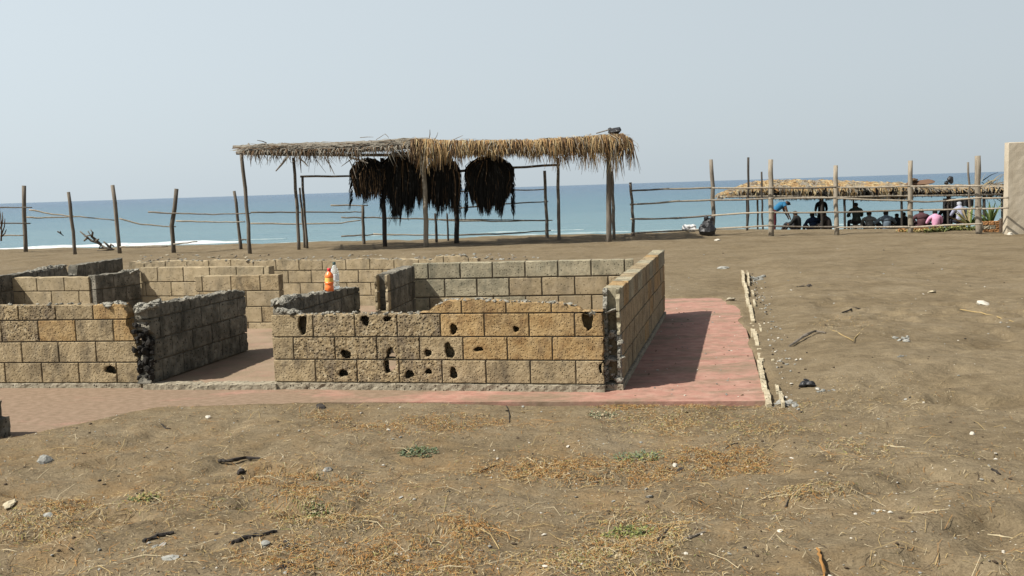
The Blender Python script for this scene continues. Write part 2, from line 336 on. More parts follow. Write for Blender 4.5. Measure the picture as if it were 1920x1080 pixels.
# ---------------------------------------------------------------- sea
SEA = -2.5
def water_material():
    m = bpy.data.materials.new('sea_water'); m.use_nodes = True; N, L = nodes(m); b = N['Principled BSDF']
    b.inputs['Roughness'].default_value = .22; b.inputs['Specular IOR Level'].default_value = .22; b.inputs['IOR'].default_value = 1.33
    g = N.new('ShaderNodeNewGeometry'); sp = N.new('ShaderNodeSeparateXYZ'); L.new(g.outputs['Position'], sp.inputs[0])
    lg = N.new('ShaderNodeMath'); lg.operation = 'LOGARITHM'; lg.inputs[1].default_value = 10; L.new(sp.outputs[1], lg.inputs[0])
    mr = N.new('ShaderNodeMapRange'); mr.inputs[1].default_value = 1.9; mr.inputs[2].default_value = 3.4; L.new(lg.outputs[0], mr.inputs[0])
    mp = N.new('ShaderNodeMapping'); mp.inputs['Scale'].default_value = (.012, .05, 1); L.new(g.outputs['Position'], mp.inputs[0])
    n = N.new('ShaderNodeTexNoise'); n.inputs['Scale'].default_value = 1; n.inputs['Detail'].default_value = 5; L.new(mp.outputs[0], n.inputs[0])
    ad = N.new('ShaderNodeMath'); ad.operation = 'MULTIPLY_ADD'; ad.inputs[1].default_value = .3; ad.inputs[2].default_value = -.15; L.new(n.outputs[0], ad.inputs[0])
    a2 = N.new('ShaderNodeMath'); L.new(mr.outputs[0], a2.inputs[0]); L.new(ad.outputs[0], a2.inputs[1])
    r = N.new('ShaderNodeValToRGB'); L.new(a2.outputs[0], r.inputs[0])
    st = [(0, (.090, .165, .185)), (.30, (.043, .110, .152)), (.7, (.024, .074, .132)), (1, (.021, .068, .132))]
    while len(r.color_ramp.elements) < 4: r.color_ramp.elements.new(.5)
    for e, (p, c) in zip(r.color_ramp.elements, st): e.position = p; e.color = (*c, 1)
    L.new(r.outputs[0], b.inputs['Base Color'])
    m2 = N.new('ShaderNodeMapping'); m2.inputs['Scale'].default_value = (.12, .42, 1); L.new(g.outputs['Position'], m2.inputs[0])
    n2 = N.new('ShaderNodeTexNoise'); n2.inputs['Scale'].default_value = 1; n2.inputs['Detail'].default_value = 6; n2.inputs['Roughness'].default_value = .6; L.new(m2.outputs[0], n2.inputs[0])
    bm = N.new('ShaderNodeBump'); bm.inputs['Strength'].default_value = 1; bm.inputs['Distance'].default_value = .9; L.new(n2.outputs[0], bm.inputs['Height']); L.new(bm.outputs[0], b.inputs['Normal'])
    return m
M['sea'] = water_material()
b = MB(); b.add([(-60000, 55, SEA), (60000, 55, SEA), (60000, 70000, SEA), (-60000, 70000, SEA)], [(0, 1, 2, 3)])
tag(b.build('sea', M['sea']), kind='structure')
M['foam'] = make_mat('foam', [(.30, .38, .40), (.62, .66, .66), (.76, .78, .78)], .9, bump=.6, bscale=3, rough=.7)
M['foam_thin'] = make_mat('thin_foam', [(.12, .21, .23), (.25, .34, .36), (.42, .48, .48)], .7, bump=.3, bscale=3, rough=.6)
def foam_line(y0, x0, x1, wid, hgt, seed, thr=-.9):
    b = MB(); n = int((x1-x0)/.5); prev = None
    for i in range(n+1):
        x = x0+(x1-x0)*i/n; y = y0+1.6*float(fbm(x/14, 0, 3, seed)); k = float(fbm(x/6, 3, 3, seed+5)); k = max(0, (k-thr))/(1-thr)
        ww = wid*(.3+k)+.02; hh = hgt*(.2+k) if k > 0 else 0
        row = [(x, y-ww/2, SEA+.01), (x, y-ww*.15, SEA+hh*.7), (x, y+ww*.2, SEA+hh), (x, y+ww/2, SEA+.01)]
        if prev and k > 0: b.add(prev+row, [(j, 4+j, 5+j, j+1) for j in range(3)])
        prev = row
    return b
for i, a in enumerate([(88, -62, -25, 1.8, .32, 3, -.6), (84, -40, 60, 1.6, .14, 9, -.5), (92, -58, 20, 1.0, .14, 17, -.1), (78, -5, 60, 2.2, .10, 23, -.6)]):
    tag(foam_line(*a).build('surf_foam', M['foam' if i == 0 else 'foam_thin'], smooth=True), label=['white breaker rolling in along the left shore behind the fence posts', 'thin wash of foam along the middle of the shoreline', 'faint farther line of foam out on the water', 'flat wash of foam on wet sand at the right'][i], kind='stuff')

# ---------------------------------------------------------------- painted walkway and floors
def sheet(name, poly, z, mat, kind='structure', thick=.12):
    b = MB(); n = len(poly); v = [(x, y, z) for x, y in poly]+[(x, y, z-thick) for x, y in poly]
    b.add(v, [tuple(range(n))]+[(i, i+n, (i+1) % n+n, (i+1) % n) for i in range(n)])
    return tag(b.build(name, mat), kind=kind)
def paint_material():
    m = make_mat('red_painted_concrete', [(.28, .14, .105), (.385, .21, .16), (.44, .28, .215)], 6, rough=.8, bump=.35, bscale=40, stretch=(1, 1.5, 1), stain=(.24, .16, .115), stain_amt=.65, stain_scale=4)
    N, L = nodes(m); b = N['Principled BSDF']; src = b.inputs['Base Color'].links[0].from_socket
    g = N.new('ShaderNodeNewGeometry'); mp = N.new('ShaderNodeMapping'); mp.inputs['Scale'].default_value = (1.0, 2.0, 1); L.new(g.outputs['Position'], mp.inputs[0])
    n = N.new('ShaderNodeTexNoise'); n.inputs['Scale'].default_value = 1.1; n.inputs['Detail'].default_value = 8; n.inputs['Roughness'].default_value = .68; L.new(mp.outputs[0], n.inputs[0])
    sp = N.new('ShaderNodeSeparateXYZ'); L.new(g.outputs['Position'], sp.inputs[0])
    mr = N.new('ShaderNodeMapRange'); mr.inputs[1].default_value = 1.0; mr.inputs[2].default_value = -3.0; mr.inputs[3].default_value = .02; mr.inputs[4].default_value = .22; L.new(sp.outputs[0], mr.inputs[0])
    ad = N.new('ShaderNodeMath'); L.new(n.outputs[0], ad.inputs[0]); L.new(mr.outputs[0], ad.inputs[1])
    r = N.new('ShaderNodeMapRange'); r.inputs[1].default_value = .50; r.inputs[2].default_value = .64; r.inputs[4].default_value = .92; L.new(ad.outputs[0], r.inputs[0])
    x = N.new('ShaderNodeMix'); x.data_type = 'RGBA'; L.new(r.outputs[0], x.inputs[0]); L.new(src, x.inputs[6]); n5 = N.new('ShaderNodeTexNoise'); n5.inputs['Scale'].default_value = 14; n5.inputs['Detail'].default_value = 8; L.new(mp.outputs[0], n5.inputs[0]); r5 = N.new('ShaderNodeValToRGB'); r5.color_ramp.elements[0].position = .35; r5.color_ramp.elements[1].position = .65; r5.color_ramp.elements[0].color = (.135, .100, .064, 1); r5.color_ramp.elements[1].color = (.205, .150, .104, 1); L.new(n5.outputs[0], r5.inputs[0]); L.new(r5.outputs[0], x.inputs[7])
    L.new(x.outputs[2], b.inputs['Base Color']); return m
M['paint'] = paint_material()
M['floor'] = make_mat('sandy_concrete_floor', [(.19, .14, .092), (.26, .195, .13), (.31, .225, .16)], 2.2, bump=.6, bscale=30, detail=10, stain=(.33, .19, .145), stain_amt=.5, stain_scale=1.6)
sheet('walkway', [(-12, 5.3), (2.15, 5.3+1.9), tuple(P(1440, 757).xy), tuple(P(1391, 520).xy), tuple(P(1200, 520).xy), (-11, 17.5)] if False else
      [tuple(P(-700, 900).xy), tuple(P(30, 840).xy), tuple(P(300, 775).xy), tuple(P(600, 754.5).xy), tuple(P(1436, 752).xy), tuple(P(1383, 558).xy), tuple(P(1150, 556).xy), (-11, 15.4)], 0.0, M['paint'], thick=.2)

# ---------------------------------------------------------------- block walls
def ragged(base, amp, sc, seed):
    return lambda t: (base(t) if callable(base) else base)+amp*float(fbm(t*sc, seed*3.7, 3, seed))
def block_mesh(u0, u1, z0, z1, T, du, dz, top=None, lo=None, hi=None, rough=.003, holes=(), seed=0, y0=0.0, ch=.005):
    def cuts(a, b, d):
        n = max(1, int(round((b-a-2*ch)/d))); return [a]+[a+ch+(b-a-2*ch)*i/n for i in range(n+1)]+[b]
    us = cuts(u0, u1, du); zs = cuts(z0, z1, dz); ysl = [0, ch, T*.5, T-ch, T]
    ni, nj, nk = len(us)-1, len(zs)-1, len(ysl)-1
    keys = [(i, j, k) for i in range(ni+1) for j in range(nj+1) for k in range(nk+1) if i in (0, ni) or j in (0, nj) or k in (0, nk)]
    ind = {q: n for n, q in enumerate(keys)}
    a = np.array([(us[i], zs[j], ysl[k]) for i, j, k in keys]); I = np.array([q[0] for q in keys]); J = np.array([q[1] for q in keys]); K = np.array([q[2] for q in keys])
    u, z, y = a[:, 0].copy(), a[:, 1].copy(), a[:, 2].copy()
    ei = (I == 0) | (I == ni); ej = (J == 0) | (J == nj); ek = (K == 0) | (K == nk)
    y = np.where(ek & (ei | ej), np.where(K == 0, ch*.8, T-ch*.8), y)
    if rough:
        n = fbm(u*34+seed, z*34, 3, 5)*rough*1.5+fbm(u*7, z*7+seed, 2, 6)*rough*.35
        y = y+np.where(K == 0, n+rough*.5, 0)-np.where(K == nk, n, 0)
        e = fbm(u*22, z*22+y*18+seed, 3, 8)*rough*1.3
        z = z+np.where(ej, e, 0); u = u+np.where(ei, e, 0)
    hl = []
    if holes:
        jx = fbm(u*90, z*90, 2, 12)*.004; jz = fbm(u*90, z*90+50, 2, 13)*.004; inn = ~(ei | ej); u = u+np.where(inn, jx, 0); z = z+np.where(inn, jz, 0)
    if top:
        tz = np.array([top(float(q)) for q in u])+.016*fbm(u*16, y*22, 3, 15); z = np.minimum(z, np.maximum(tz, z0+.004))
    if lo: u = np.maximum(u, np.array([lo(float(q)) for q in z])+.012*fbm(y*30, z*25, 2, 18))
    if hi: u = np.minimum(u, np.array([hi(float(q)) for q in z])+.012*fbm(y*30, z*25, 2, 19))
    V = [(float(u[n]), float(y[n])+y0, float(z[n])) for n in range(len(keys))]
    F = []; front = []
    def rad(an, hu, hz): return 1+.16*math.sin(2*an+hu*40)+.10*math.sin(3*an+hz*60)+.05*math.sin(7*an+hu*90)
    def inhole(uc, zc):
        for (hu, hz, ru, rz, thr) in holes:
            an = math.atan2((zc-hz)/rz, (uc-hu)/ru); rr = rad(an, hu, hz)
            if math.hypot((uc-hu)/ru, (zc-hz)/rz) < rr: return 2 if thr else 1
        return 0
    for i in range(ni):
        for j in range(nj):
            h = inhole((us[i]+us[i+1])/2, (zs[j]+zs[j+1])/2) if holes else 0
            if not h: front.append((ind[i, j, 0], ind[i+1, j, 0], ind[i+1, j+1, 0], ind[i, j+1, 0]))
            if h != 2: F.append((ind[i, j, nk], ind[i, j+1, nk], ind[i+1, j+1, nk], ind[i+1, j, nk]))
    F += front
    for i in range(ni):
        for k in range(nk):
            F.append((ind[i, 0, k], ind[i, 0, k+1], ind[i+1, 0, k+1], ind[i+1, 0, k])); F.append((ind[i, nj, k], ind[i+1, nj, k], ind[i+1, nj, k+1], ind[i, nj, k+1]))
    for j in range(nj):
        for k in range(nk):
            F.append((ind[0, j, k], ind[0, j+1, k], ind[0, j+1, k+1], ind[0, j, k+1])); F.append((ind[ni, j, k], ind[ni, j, k+1], ind[ni, j+1, k+1], ind[ni, j+1, k]))
    if holes:
        cnt = {}
        for f in front:
            for m in range(4):
                e = (f[m], f[(m+1) % 4]); kk = tuple(sorted(e)); cnt.setdefault(kk, []).append(e)
        inner = {}
        for kk, es in cnt.items():
            if len(es) == 1:
                (a1, b1) = es[0]; qa, qb = keys[a1], keys[b1]
                if (qa[0] in (0, ni) and qb[0] == qa[0]) or (qa[1] in (0, nj) and qb[1] == qa[1]): continue
                for q in (a1, b1):      # round the stepped rim
                    if q in inner or keys[q][0] in (0, ni) or keys[q][1] in (0, nj): continue
                    p = V[q]; hu, hz, ru, rz, _t = min(holes, key=lambda h: math.hypot((p[0]-h[0])/h[2], (p[2]-h[1])/h[3]))
                    an = math.atan2((p[2]-hz)/rz, (p[0]-hu)/ru); rq = rad(an, hu, hz); V[q] = (hu+math.cos(an)*ru*rq, p[1]+.003, hz+math.sin(an)*rz*rq)
                for q in (a1, b1):
                    if q not in inner: inner[q] = len(V); p = V[q]; V.append((p[0], p[1]+.03, p[2]))
                F.append((b1, a1, inner[a1], inner[b1]))
    m = bpy.data.meshes.new('block'); m.from_pydata(V, [], F); m.update(); return m
_cache = {}
def wall(name, label, cat, A, B, T=.14, uu=(0, 1), zs=(.06, .27, .474, .678, .88), ref=0, L=.392, top_px=None, top=None, matf=None, lo=None, hi=None, holes_px=(), fine=False,
         mort='mortar', plinth=None, rough=.003, half=True, jog=0, jt=.011, rub=None, ez=0, mor_z0=0.0):
    ax = Vector((B.x-A.x, B.y-A.y)); rz = math.atan2(ax.y, ax.x)
    root = empty(name, (A.x, A.y, ez), rz, label, cat)
    if top_px:
        pts = sorted(wall_uv(A, B, *q) for q in top_px); pu = [p[0] for p in pts]; pz = [p[1]-ez for p in pts]
        top0 = lambda u: float(np.interp(u, pu, pz))
    else: top0 = top or (lambda u: zs[-1])
    holes = []
    for h in holes_px:
        c = wall_uv(A, B, h[0], h[1]); e = wall_uv(A, B, h[0]+h[2], h[1]); f = wall_uv(A, B, h[0], h[1]-h[3]); holes.append((c[0], c[1], e[0]-c[0], f[1]-c[1], len(h) > 4))
    sd = sum(map(ord, label))
    rr = random.Random(sd)
    mo = MB()
    def tp(u): return top0(u)+.012*float(fbm(u*9, sd*.37, 2, 14))
    for ci in range(len(zs)-1):
        z0, z1 = zs[ci], zs[ci+1]
        off = (ref+(L/2 if ci % 2 else 0)) % L
        k = math.floor((uu[0]-off)/L); us = [off+L*j for j in range(k, k+int((uu[1]-uu[0])/L)+3)]
        us = [q for q in us if uu[0]+.06 < q < uu[1]-.06]; us = [uu[0]]+us+[uu[1]]
        for a, b in zip(us[:-1], us[1:]):
            zt = max(tp(a), tp((a+b)/2), tp(b))
            if zt < z0+.03: continue
            zc = (z0+z1)/2
            if lo and lo(zc) > b-.03: continue
            if hi and hi(zc) < a+.03: continue
            clip = min(tp(a), tp((a+b)/2), tp(b)) < z1+.01
            cl = lo is not None and max(lo(z0), lo(zc), lo(z1)) > a; ch_ = hi is not None and min(hi(z0), hi(zc), hi(z1)) < b
            hh = [h for h in holes if a-.03 < h[0] < b+.03 and z0-.03-h[3] < h[1] < z1+.03+h[3]]
            m = matf((a+b)/2, zc, rr)
            rgh = rough*(1.1 if m == 'pitted' else .6 if m != 'dark' else 1)
            j = jt/2
            if fine or clip or cl or ch_ or hh:
                d = .009 if hh else (.022 if fine else .05)
                me_ = block_mesh(a+j, b-j, z0+j, z1-j, T, d, d, tp if clip else None, lo if cl else None, hi if ch_ else None, rgh, hh, rr.randint(0, 99))
                o = link('block', me_, root, M[m])
            else:
                key = (round(b-a, 3), round(z1-z0, 3), T, m, rr.randint(0, 2), rough, jt)
                if key not in _cache:
                    q = block_mesh(j, b-a-j, j, z1-z0-j, T, .13, .1, None, None, None, rough, (), rr.randint(0, 99)); q.materials.append(M[m]); _cache[key] = q
                o = link('block', _cache[key], root); o.location = (a, rr.uniform(-.002, .002), z0)
        # mortar: beds and joints, set back from the faces
        n = int((uu[1]-uu[0])/.05); 
        for q in range(n):
            a = uu[0]+(uu[1]-uu[0])*q/n+(0 if q else .02); b = uu[0]+(uu[1]-uu[0])*(q+1)/n-(.02 if q == n-1 else 0); c = (a+b)/2
            if tp(c) < z0+.01: continue
            if lo and lo(z0) > a-.01: continue
            if hi and hi(z0) < b+.01: continue
            if any(math.hypot((c-h[0])/(h[2]*1.3), (z0-h[1])/(h[3]*1.3)) < 1 for h in holes): continue
            mo.box(a, .013, z0-.006, b, T-.013, z0+.0065)
        for a in us[1:-1]:
            if tp(a) < z0+.04: continue
            if lo and lo((z0+z1)/2) > a-.02: continue
            if hi and hi((z0+z1)/2) < a+.02: continue
            if any(math.hypot((a-h[0])/(h[2]*1.3), ((z0+z1)/2-h[1])/(h[3]+.09)) < 1 for h in holes): continue
            mo.box(a-j, .012, z0+.0065, a+j, T-.012, min(z1-.0065, tp(a)-.008))
    mo.build('mortar', M[mort], root)
    if plinth:
        a, b, pt = plinth
        pm = block_mesh(a, b, -.12, pt, T+.03, .04, .03, None, None, None, .006, (), 3, y0=-.016); link('footing', pm, root, M['plinth'])
    if rub:
        rb = MB()
        for (ua, ub, n, r) in rub:
            for _ in range(n):
                u = rr.uniform(ua, ub); rb.lump((u, rr.uniform(.01, T-.01), tp(u)+rr.uniform(-.5, .25)*r), r*rr.uniform(.5, 1.2), (1.3, 1, .7), 1, .35, seed=rr.randint(0, 9999))
        tag(rb.build('crumbled_mortar', M['rubble'], root), kind='stuff')
    root['_L'] = ax.length
    return root, tp

A1, B1 = P(515, 729), P(1138, 735)
def m1(u, z, r):
    if u < .28: return 'tan'
    if u > 2.0 and z > .27: return 'orange'
    if u > 1.75: return 'tan' if z < .27 else 'orange'
    if z > .68: return 'orange'
    return 'pitted' if u < 1.5 else r.choice(['pitted', 'tan'])
holes1 = [(648, 665, 9, 10), (643, 700, 8, 8), (731, 677, 11, 24, 1), (767, 702, 8, 9), (803, 697, 6, 6), (802, 662, 6, 8), (842, 658, 9, 15), (850, 617, 8, 9), (850, 700, 8, 10), (897, 655, 8, 5), (967, 617, 5, 7), (1102, 600, 9, 22), (684, 601, 9, 9), (725, 598, 8, 5), (567, 605, 9, 22), (1127, 690, 5, 9)]
wall('block_wall', 'front wall of honey-coloured concrete blocks pitted and punched with black holes', 'wall', A1, B1, uu=(0, 3.0), zs=(.063, .27, .474, .678, .88), ref=2.362-.196*2+.392, L=.392,
     top_px=[(505, 588), (520, 582), (545, 586), (556, 592), (574, 590), (600, 590), (700, 591), (735, 590), (800, 589), (815, 576), (835, 567), (900, 562), (960, 568), (1050, 570), (1085, 578), (1096, 588), (1108, 588), (1130, 584), (1145, 592)],
     matf=m1, holes_px=holes1, fine=True, plinth=(-.02, 3.0, .058), rough=.0028, hi=ragged(2.985, .03, 14, 5), rub=[(1.5, 2.75, 90, .020), (.3, 1.5, 60, .016), (.02, .26, 26, .03), (2.85, 2.98, 12, .03)])
A0, B0 = P(0, 727), P(265, 727)
def m0(u, z, r):
    if z > .66 and u < .6: return 'pitted'
    return r.choice(['tan', 'tan', 'orange', 'tan']) if not (z > .4 and u < .4) else 'pitted'
wall('block_wall', 'long tan block wall at the left with one dark hole near its broken right end', 'wall', A0, B0, uu=(-3.2, 1.45), zs=(.045, .24, .44, .645, .79), ref=.45, L=.382,
     top_px=[(-400, 574), (0, 574), (100, 572), (200, 571), (240, 571), (262, 580)], matf=m0, holes_px=[(207, 694, 10, 9)], fine=True, plinth=(-3.2, 1.46, .042), rough=.003,
     hi=lambda z: float(np.interp(z, [0, .2, .35, .5, .6, .7, .8], [1.45, 1.44, 1.43, 1.40, 1.34, 1.37, 1.30]))+.03*float(fbm(z*16, 4, 2, 4)), rub=[(-1, 1.25, 50, .016), (1.15, 1.3, 14, .03)])
AR = Vector((.905, 8.04, 0)); BR = Vector((2.02, 12.6, 0)); LR = (BR-AR).length
wall('block_wall', 'tall end wall running back beside the red walkway with hollow broken front end', 'wall', AR, BR, T=.15, uu=(.10, LR), zs=(.06, .265, .47, .675, .875), ref=.1, L=.392,
     matf=lambda u, z, r: 'grey' if z > .68 and r.random() < .5 else r.choice(['tan', 'tan', 'orange']), fine=False, plinth=(.0, LR-.02, .05), rough=.005, top=lambda u: .872)
wr = bpy.data.objects['block_wall.002']
for (ya, yb, sd, dd) in ((0, .032, 3, .0), (.112, .148, 8, .03)):
    for i, (za, zb) in enumerate(((.06, .265), (.265, .47), (.47, .675), (.675, .872))):
        mm = block_mesh(.0, .10, za+.004, zb-.004, yb-ya, .02, .02, None, ragged(dd-.005, .07, 13, sd), None, .005, (), sd+i, y0=ya)
        link('broken_block', mm, wr, M['rubble' if i < 2 or ya else 'grey'])
b = MB()
for z in (.265, .47, .675):
    b.lump((.05, .075, z), .05, (1.0, 1.35, .35), 2, .3, seed=int(z*100), ang=0)
for _ in range(46):
    z = random.uniform(.0, .5); b.lump((random.uniform(.01, .09), random.uniform(.0, .18), z), random.uniform(.012, .032), (1, 1, 1), 1, .4)
tag(b.build('crumbled_mortar', M['rubble'], wr), kind='stuff')
# partitions
M['hollow_shade'] = make_mat('painted_hollow_shade', [(.012, .011, .010), (.03, .027, .023)], 14, bump=.8)  # near-black colour paints the shade inside the partition's broken hollow end
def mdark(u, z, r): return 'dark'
AP, BP = P(285, 730), P(467, 665)
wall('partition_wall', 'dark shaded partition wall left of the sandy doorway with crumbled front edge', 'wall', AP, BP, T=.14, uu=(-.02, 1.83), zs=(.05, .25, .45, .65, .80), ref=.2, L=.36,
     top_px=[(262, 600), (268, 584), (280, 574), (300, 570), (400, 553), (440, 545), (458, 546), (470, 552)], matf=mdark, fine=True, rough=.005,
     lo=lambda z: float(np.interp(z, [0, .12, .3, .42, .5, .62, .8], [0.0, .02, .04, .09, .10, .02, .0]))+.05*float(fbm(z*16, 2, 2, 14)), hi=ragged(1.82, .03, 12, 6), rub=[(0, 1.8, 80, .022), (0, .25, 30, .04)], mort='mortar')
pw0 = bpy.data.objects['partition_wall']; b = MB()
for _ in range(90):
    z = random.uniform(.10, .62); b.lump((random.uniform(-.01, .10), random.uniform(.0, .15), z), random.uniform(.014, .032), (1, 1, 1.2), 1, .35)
tag(b.build('shade_fill', M['hollow_shade'], pw0), kind='stuff')  # lumps added to fill the open end with painted shade
AP2, BP2 = P(535, 725), P(677, 657)
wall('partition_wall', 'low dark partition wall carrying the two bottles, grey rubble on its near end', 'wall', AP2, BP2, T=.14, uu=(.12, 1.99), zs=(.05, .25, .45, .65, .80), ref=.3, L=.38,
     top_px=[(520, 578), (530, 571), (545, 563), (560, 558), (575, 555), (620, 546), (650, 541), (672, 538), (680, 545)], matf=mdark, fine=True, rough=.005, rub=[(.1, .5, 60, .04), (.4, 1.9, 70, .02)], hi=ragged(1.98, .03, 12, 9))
A3 = Vector((-1.329, 10.27, 0)); B3 = Vector((-1.13, 11.48, 0))
wall('partition_wall', 'short dark return wall with open hollow cells at the middle doorway', 'wall', A3, B3, T=.15, uu=(.09, 1.12), zs=(.06, .265, .47, .675, .87), ref=.1, L=.37, matf=mdark, top=lambda u: .86, rough=.004)
w3 = bpy.data.objects['partition_wall.002']
for i, (za, zb) in enumerate(((.06, .265), (.265, .47), (.47, .675), (.675, .86))):
    if i < 3 - 1:
        link('block', block_mesh(-.02, .09, za+.005, zb-.005, .15, .04, .04, None, None, None, .003, (), i), w3, M['pale'])
    else:
        for ya, yb in ((0, .03), (.12, .15)): link('broken_block', block_mesh(-.02, .09, za+.005, zb-.005, yb-ya, .02, .02, None, ragged(-.015, .03, 15, i), None, .003, (), i, y0=ya), w3, M['pale'])
# cross wall behind
AB, BB = P(768, 496, .87), P(1196, 487, .87); AB.z = BB.z = 0
wall('cross_wall', 'grey weathered cross wall behind the front wall, catching a slanting shadow', 'wall', AB, BB, T=.14, uu=(.02, 2.66), zs=(.06, .265, .47, .69, .885), ref=.218+.196*2+.196, L=.388, top=lambda u: .88,
     matf=lambda u, z, r: 'grey' if (z > .67 or (u < 1.2 and r.random() < .7)) else 'pale', rough=.003, mort='mortar', jt=.016)
# far wall line
AF, BF = P(240, 493, .73), P(705, 487, .73); AF.z = BF.z = 0; d = (BF-AF).normalized()
BF2 = AF+d*5.9
wall('far_wall', 'long low far wall of pale blocks with chipped top facing the beach', 'wall', AF, BF2, T=.15, uu=(0, 5.9), zs=(.0, .19, .385, .58, .775), ref=.1, L=.39, top=lambda u: .74+.025*float(fbm(u*3, 1, 3, 44)) + (.05 if 5.2 < u < 5.7 else 0), matf=lambda u, z, r: 'pale', rough=.004, mort='mortar_pale', rub=[(0, 5.9, 130, .022)])
AFa, BFa = P(262, 501, .82), P(500, 499, .82); AFa.z = BFa.z = 0
wall('cross_wall', 'pale cross wall behind the left partition, dark streaks under its top edge', 'wall', AFa, BFa, T=.14, uu=(0, 2.0), zs=(.02, .22, .42, .615, .82), ref=.28+.2, L=.41, top=lambda u: .815, matf=lambda u, z, r: 'pale', rough=.003)
AC, BC = P(405, 516, .74), P(525, 514, .74); AC.z = BC.z = 0
wall('cross_wall', 'short pale wall stub ending at the left side of the rear doorway', 'wall', AC, BC, T=.14, uu=(-.3, .86), zs=(.0, .12, .325, .53, .735), ref=.40, L=.40, top=lambda u: .735, matf=lambda u, z, r: r.choice(['pale', 'tan']), rough=.003)
AL, BL = P(0, 521, .76), P(176, 519, .76); AL.z = BL.z = 0
wall('cross_wall', 'pale two-course wall at the far left joining a dark side wall', 'wall', AL, BL, T=.14, uu=(-3.4, 1.36), zs=(.0, .2, .385, .575, .765), ref=.35, L=.42, top=lambda u: .76, matf=lambda u, z, r: 'pale', rough=.003)
A4 = P(178, 519, .76); B4 = P(262, 504, .80); A4.z = B4.z = 0
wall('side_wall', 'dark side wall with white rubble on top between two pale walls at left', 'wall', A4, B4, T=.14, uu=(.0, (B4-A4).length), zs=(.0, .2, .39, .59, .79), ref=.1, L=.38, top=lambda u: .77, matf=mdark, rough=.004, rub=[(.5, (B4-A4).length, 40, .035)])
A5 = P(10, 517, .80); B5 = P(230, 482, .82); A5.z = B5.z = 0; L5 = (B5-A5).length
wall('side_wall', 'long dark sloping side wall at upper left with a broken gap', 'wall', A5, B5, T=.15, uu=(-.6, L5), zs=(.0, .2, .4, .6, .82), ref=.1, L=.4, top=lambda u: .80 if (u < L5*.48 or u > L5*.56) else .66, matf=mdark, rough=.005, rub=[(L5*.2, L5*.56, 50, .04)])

# doorway sill and interior floors
b = MB(); ps, pe = P(268, 731), P(517, 731)
v = (pe-ps); sill = empty('door_sill', (ps.x, ps.y, 0), math.atan2(v.y, v.x), 'low worn concrete sill across the sandy doorway between the front walls', 'sill')
link('sill', block_mesh(.0, v.length, -.1, .052, .15, .03, .03, ragged(.05, .012, 6, 3), None, None, .006, (), 5), sill, M['plinth'])
fl = [tuple((A0+(A0-B0).normalized()*3+Vector((0, .05, 0))).xy), tuple((A0+Vector((0, .05, 0))).xy), tuple((A1+Vector((0, .05, 0))).xy), tuple((B1+Vector((-.02, .06, 0))).xy), (1.80, 12.4), (1.9, 13.2), tuple((AF+Vector((0, .1, 0))).xy), (-9, 14.6)]
sheet('floor', fl, .040, M['floor'], thick=.1)
# left pier
pe0 = P(-30, 825); pier = empty('block_stub', (-4.34, 7.02, 0), R(-6), 'dark stub of stacked blocks cut off at the left picture edge', 'block')
link('block', block_mesh(0, .49, -.05, .155, .18, .03, .03, ragged(.15, .02, 9, 2), None, ragged(.485, .03, 9, 3), .008, (), 2), pier, M['dark'])
link('block', block_mesh(.02, .44, .15, .275, .17, .03, .03, ragged(.27, .03, 9, 5), None, ragged(.43, .04, 9, 7), .008, (), 6), pier, M['dark'])

# kerb: a thin broken concrete edge right of the walkway
ka, kb = P(1443, 760), P(1392, 512); kv = kb-ka; Lk = kv.length
kerb = empty('kerb', (ka.x, ka.y, 0), math.atan2(kv.y, kv.x), 'thin chalky broken kerb edging the right side of the red walkway', 'kerb')
M['kerb'] = M['kerb']; u = 0; rk = random.Random(4); i = 0
while u < Lk:
    l = rk.uniform(.35, .9); h = .028+.014*rk.random()+.02*(u > 4); oy = .012*math.sin(u*2.3)
    link('kerb_piece', block_mesh(u, min(u+l, Lk)-.008, -.1, h, .045, .05, .04, ragged(h-.01, .025, 5, 4), None, None, .006, (), i, y0=-.02+oy), kerb, M['kerb'])
    if rk.random() < .6: link('kerb_piece', block_mesh(u+.02, min(u+l*.9, Lk)-.01, -.1, h*.9, .03, .05, .04, ragged(h-.02, .03, 5, 9), None, None, .006, (), i+50, y0=-.10+oy-.02*(u < 3)), kerb, M['kerb'])
    u += l; i += 1
b = MB()
for _ in range(170):
    u = rk.uniform(-.15, Lk); dx = .12+abs(rk.gauss(0, .10)); 
    p = ka+kv.normalized()*u+Vector((kv.y, -kv.x, 0)).normalized()*dx; r = rk.uniform(.004, .016)
    b.lump((p.x, p.y, G(p.x, p.y)+r*.4), r, (1.2, 1, .7), 1, .3, mi=rk.choice([0, 0, 1, 2]), seed=rk.randint(0, 9999))
tag(b.build('kerb_rubble', [M['stone'], M['whitestone'], M['char']]), label='strip of small grey rubble lying along the outer side of the kerb', kind='stuff')

# ---------------------------------------------------------------- poles and fences
def pole_pts(p0, p1, n=6, bend=.02, seed=0):
    rr = random.Random(seed); p0, p1 = Vector(p0), Vector(p1); L = (p1-p0).length; d = (p1-p0).normalized()
    a = d.cross(Vector((.3, .9, .2))).normalized(); c = d.cross(a); s1, s2 = rr.uniform(-1, 1), rr.uniform(-1, 1); ph = rr.uniform(0, 6)
    return [p0.lerp(p1, i/n)+a*L*bend*s1*math.sin(math.pi*i/n)*.7+c*L*bend*s2*math.sin(2*math.pi*i/n+ph)*.35*(0 < i < n)+a*L*bend*.3*math.sin(3.5*i+ph)*(0 < i < n) for i in range(n+1)]
def pole(name, p0, p1, r0, r1, mat, parent, seed=0, bend=.02, n=6, sides=8):
    b = MB(); pts = pole_pts(p0, p1, n, bend, seed); b.tube(pts, [r0+(r1-r0)*i/n for i in range(n+1)], sides, jit=.09)
    return b.build(name, M[mat], parent, smooth=True)
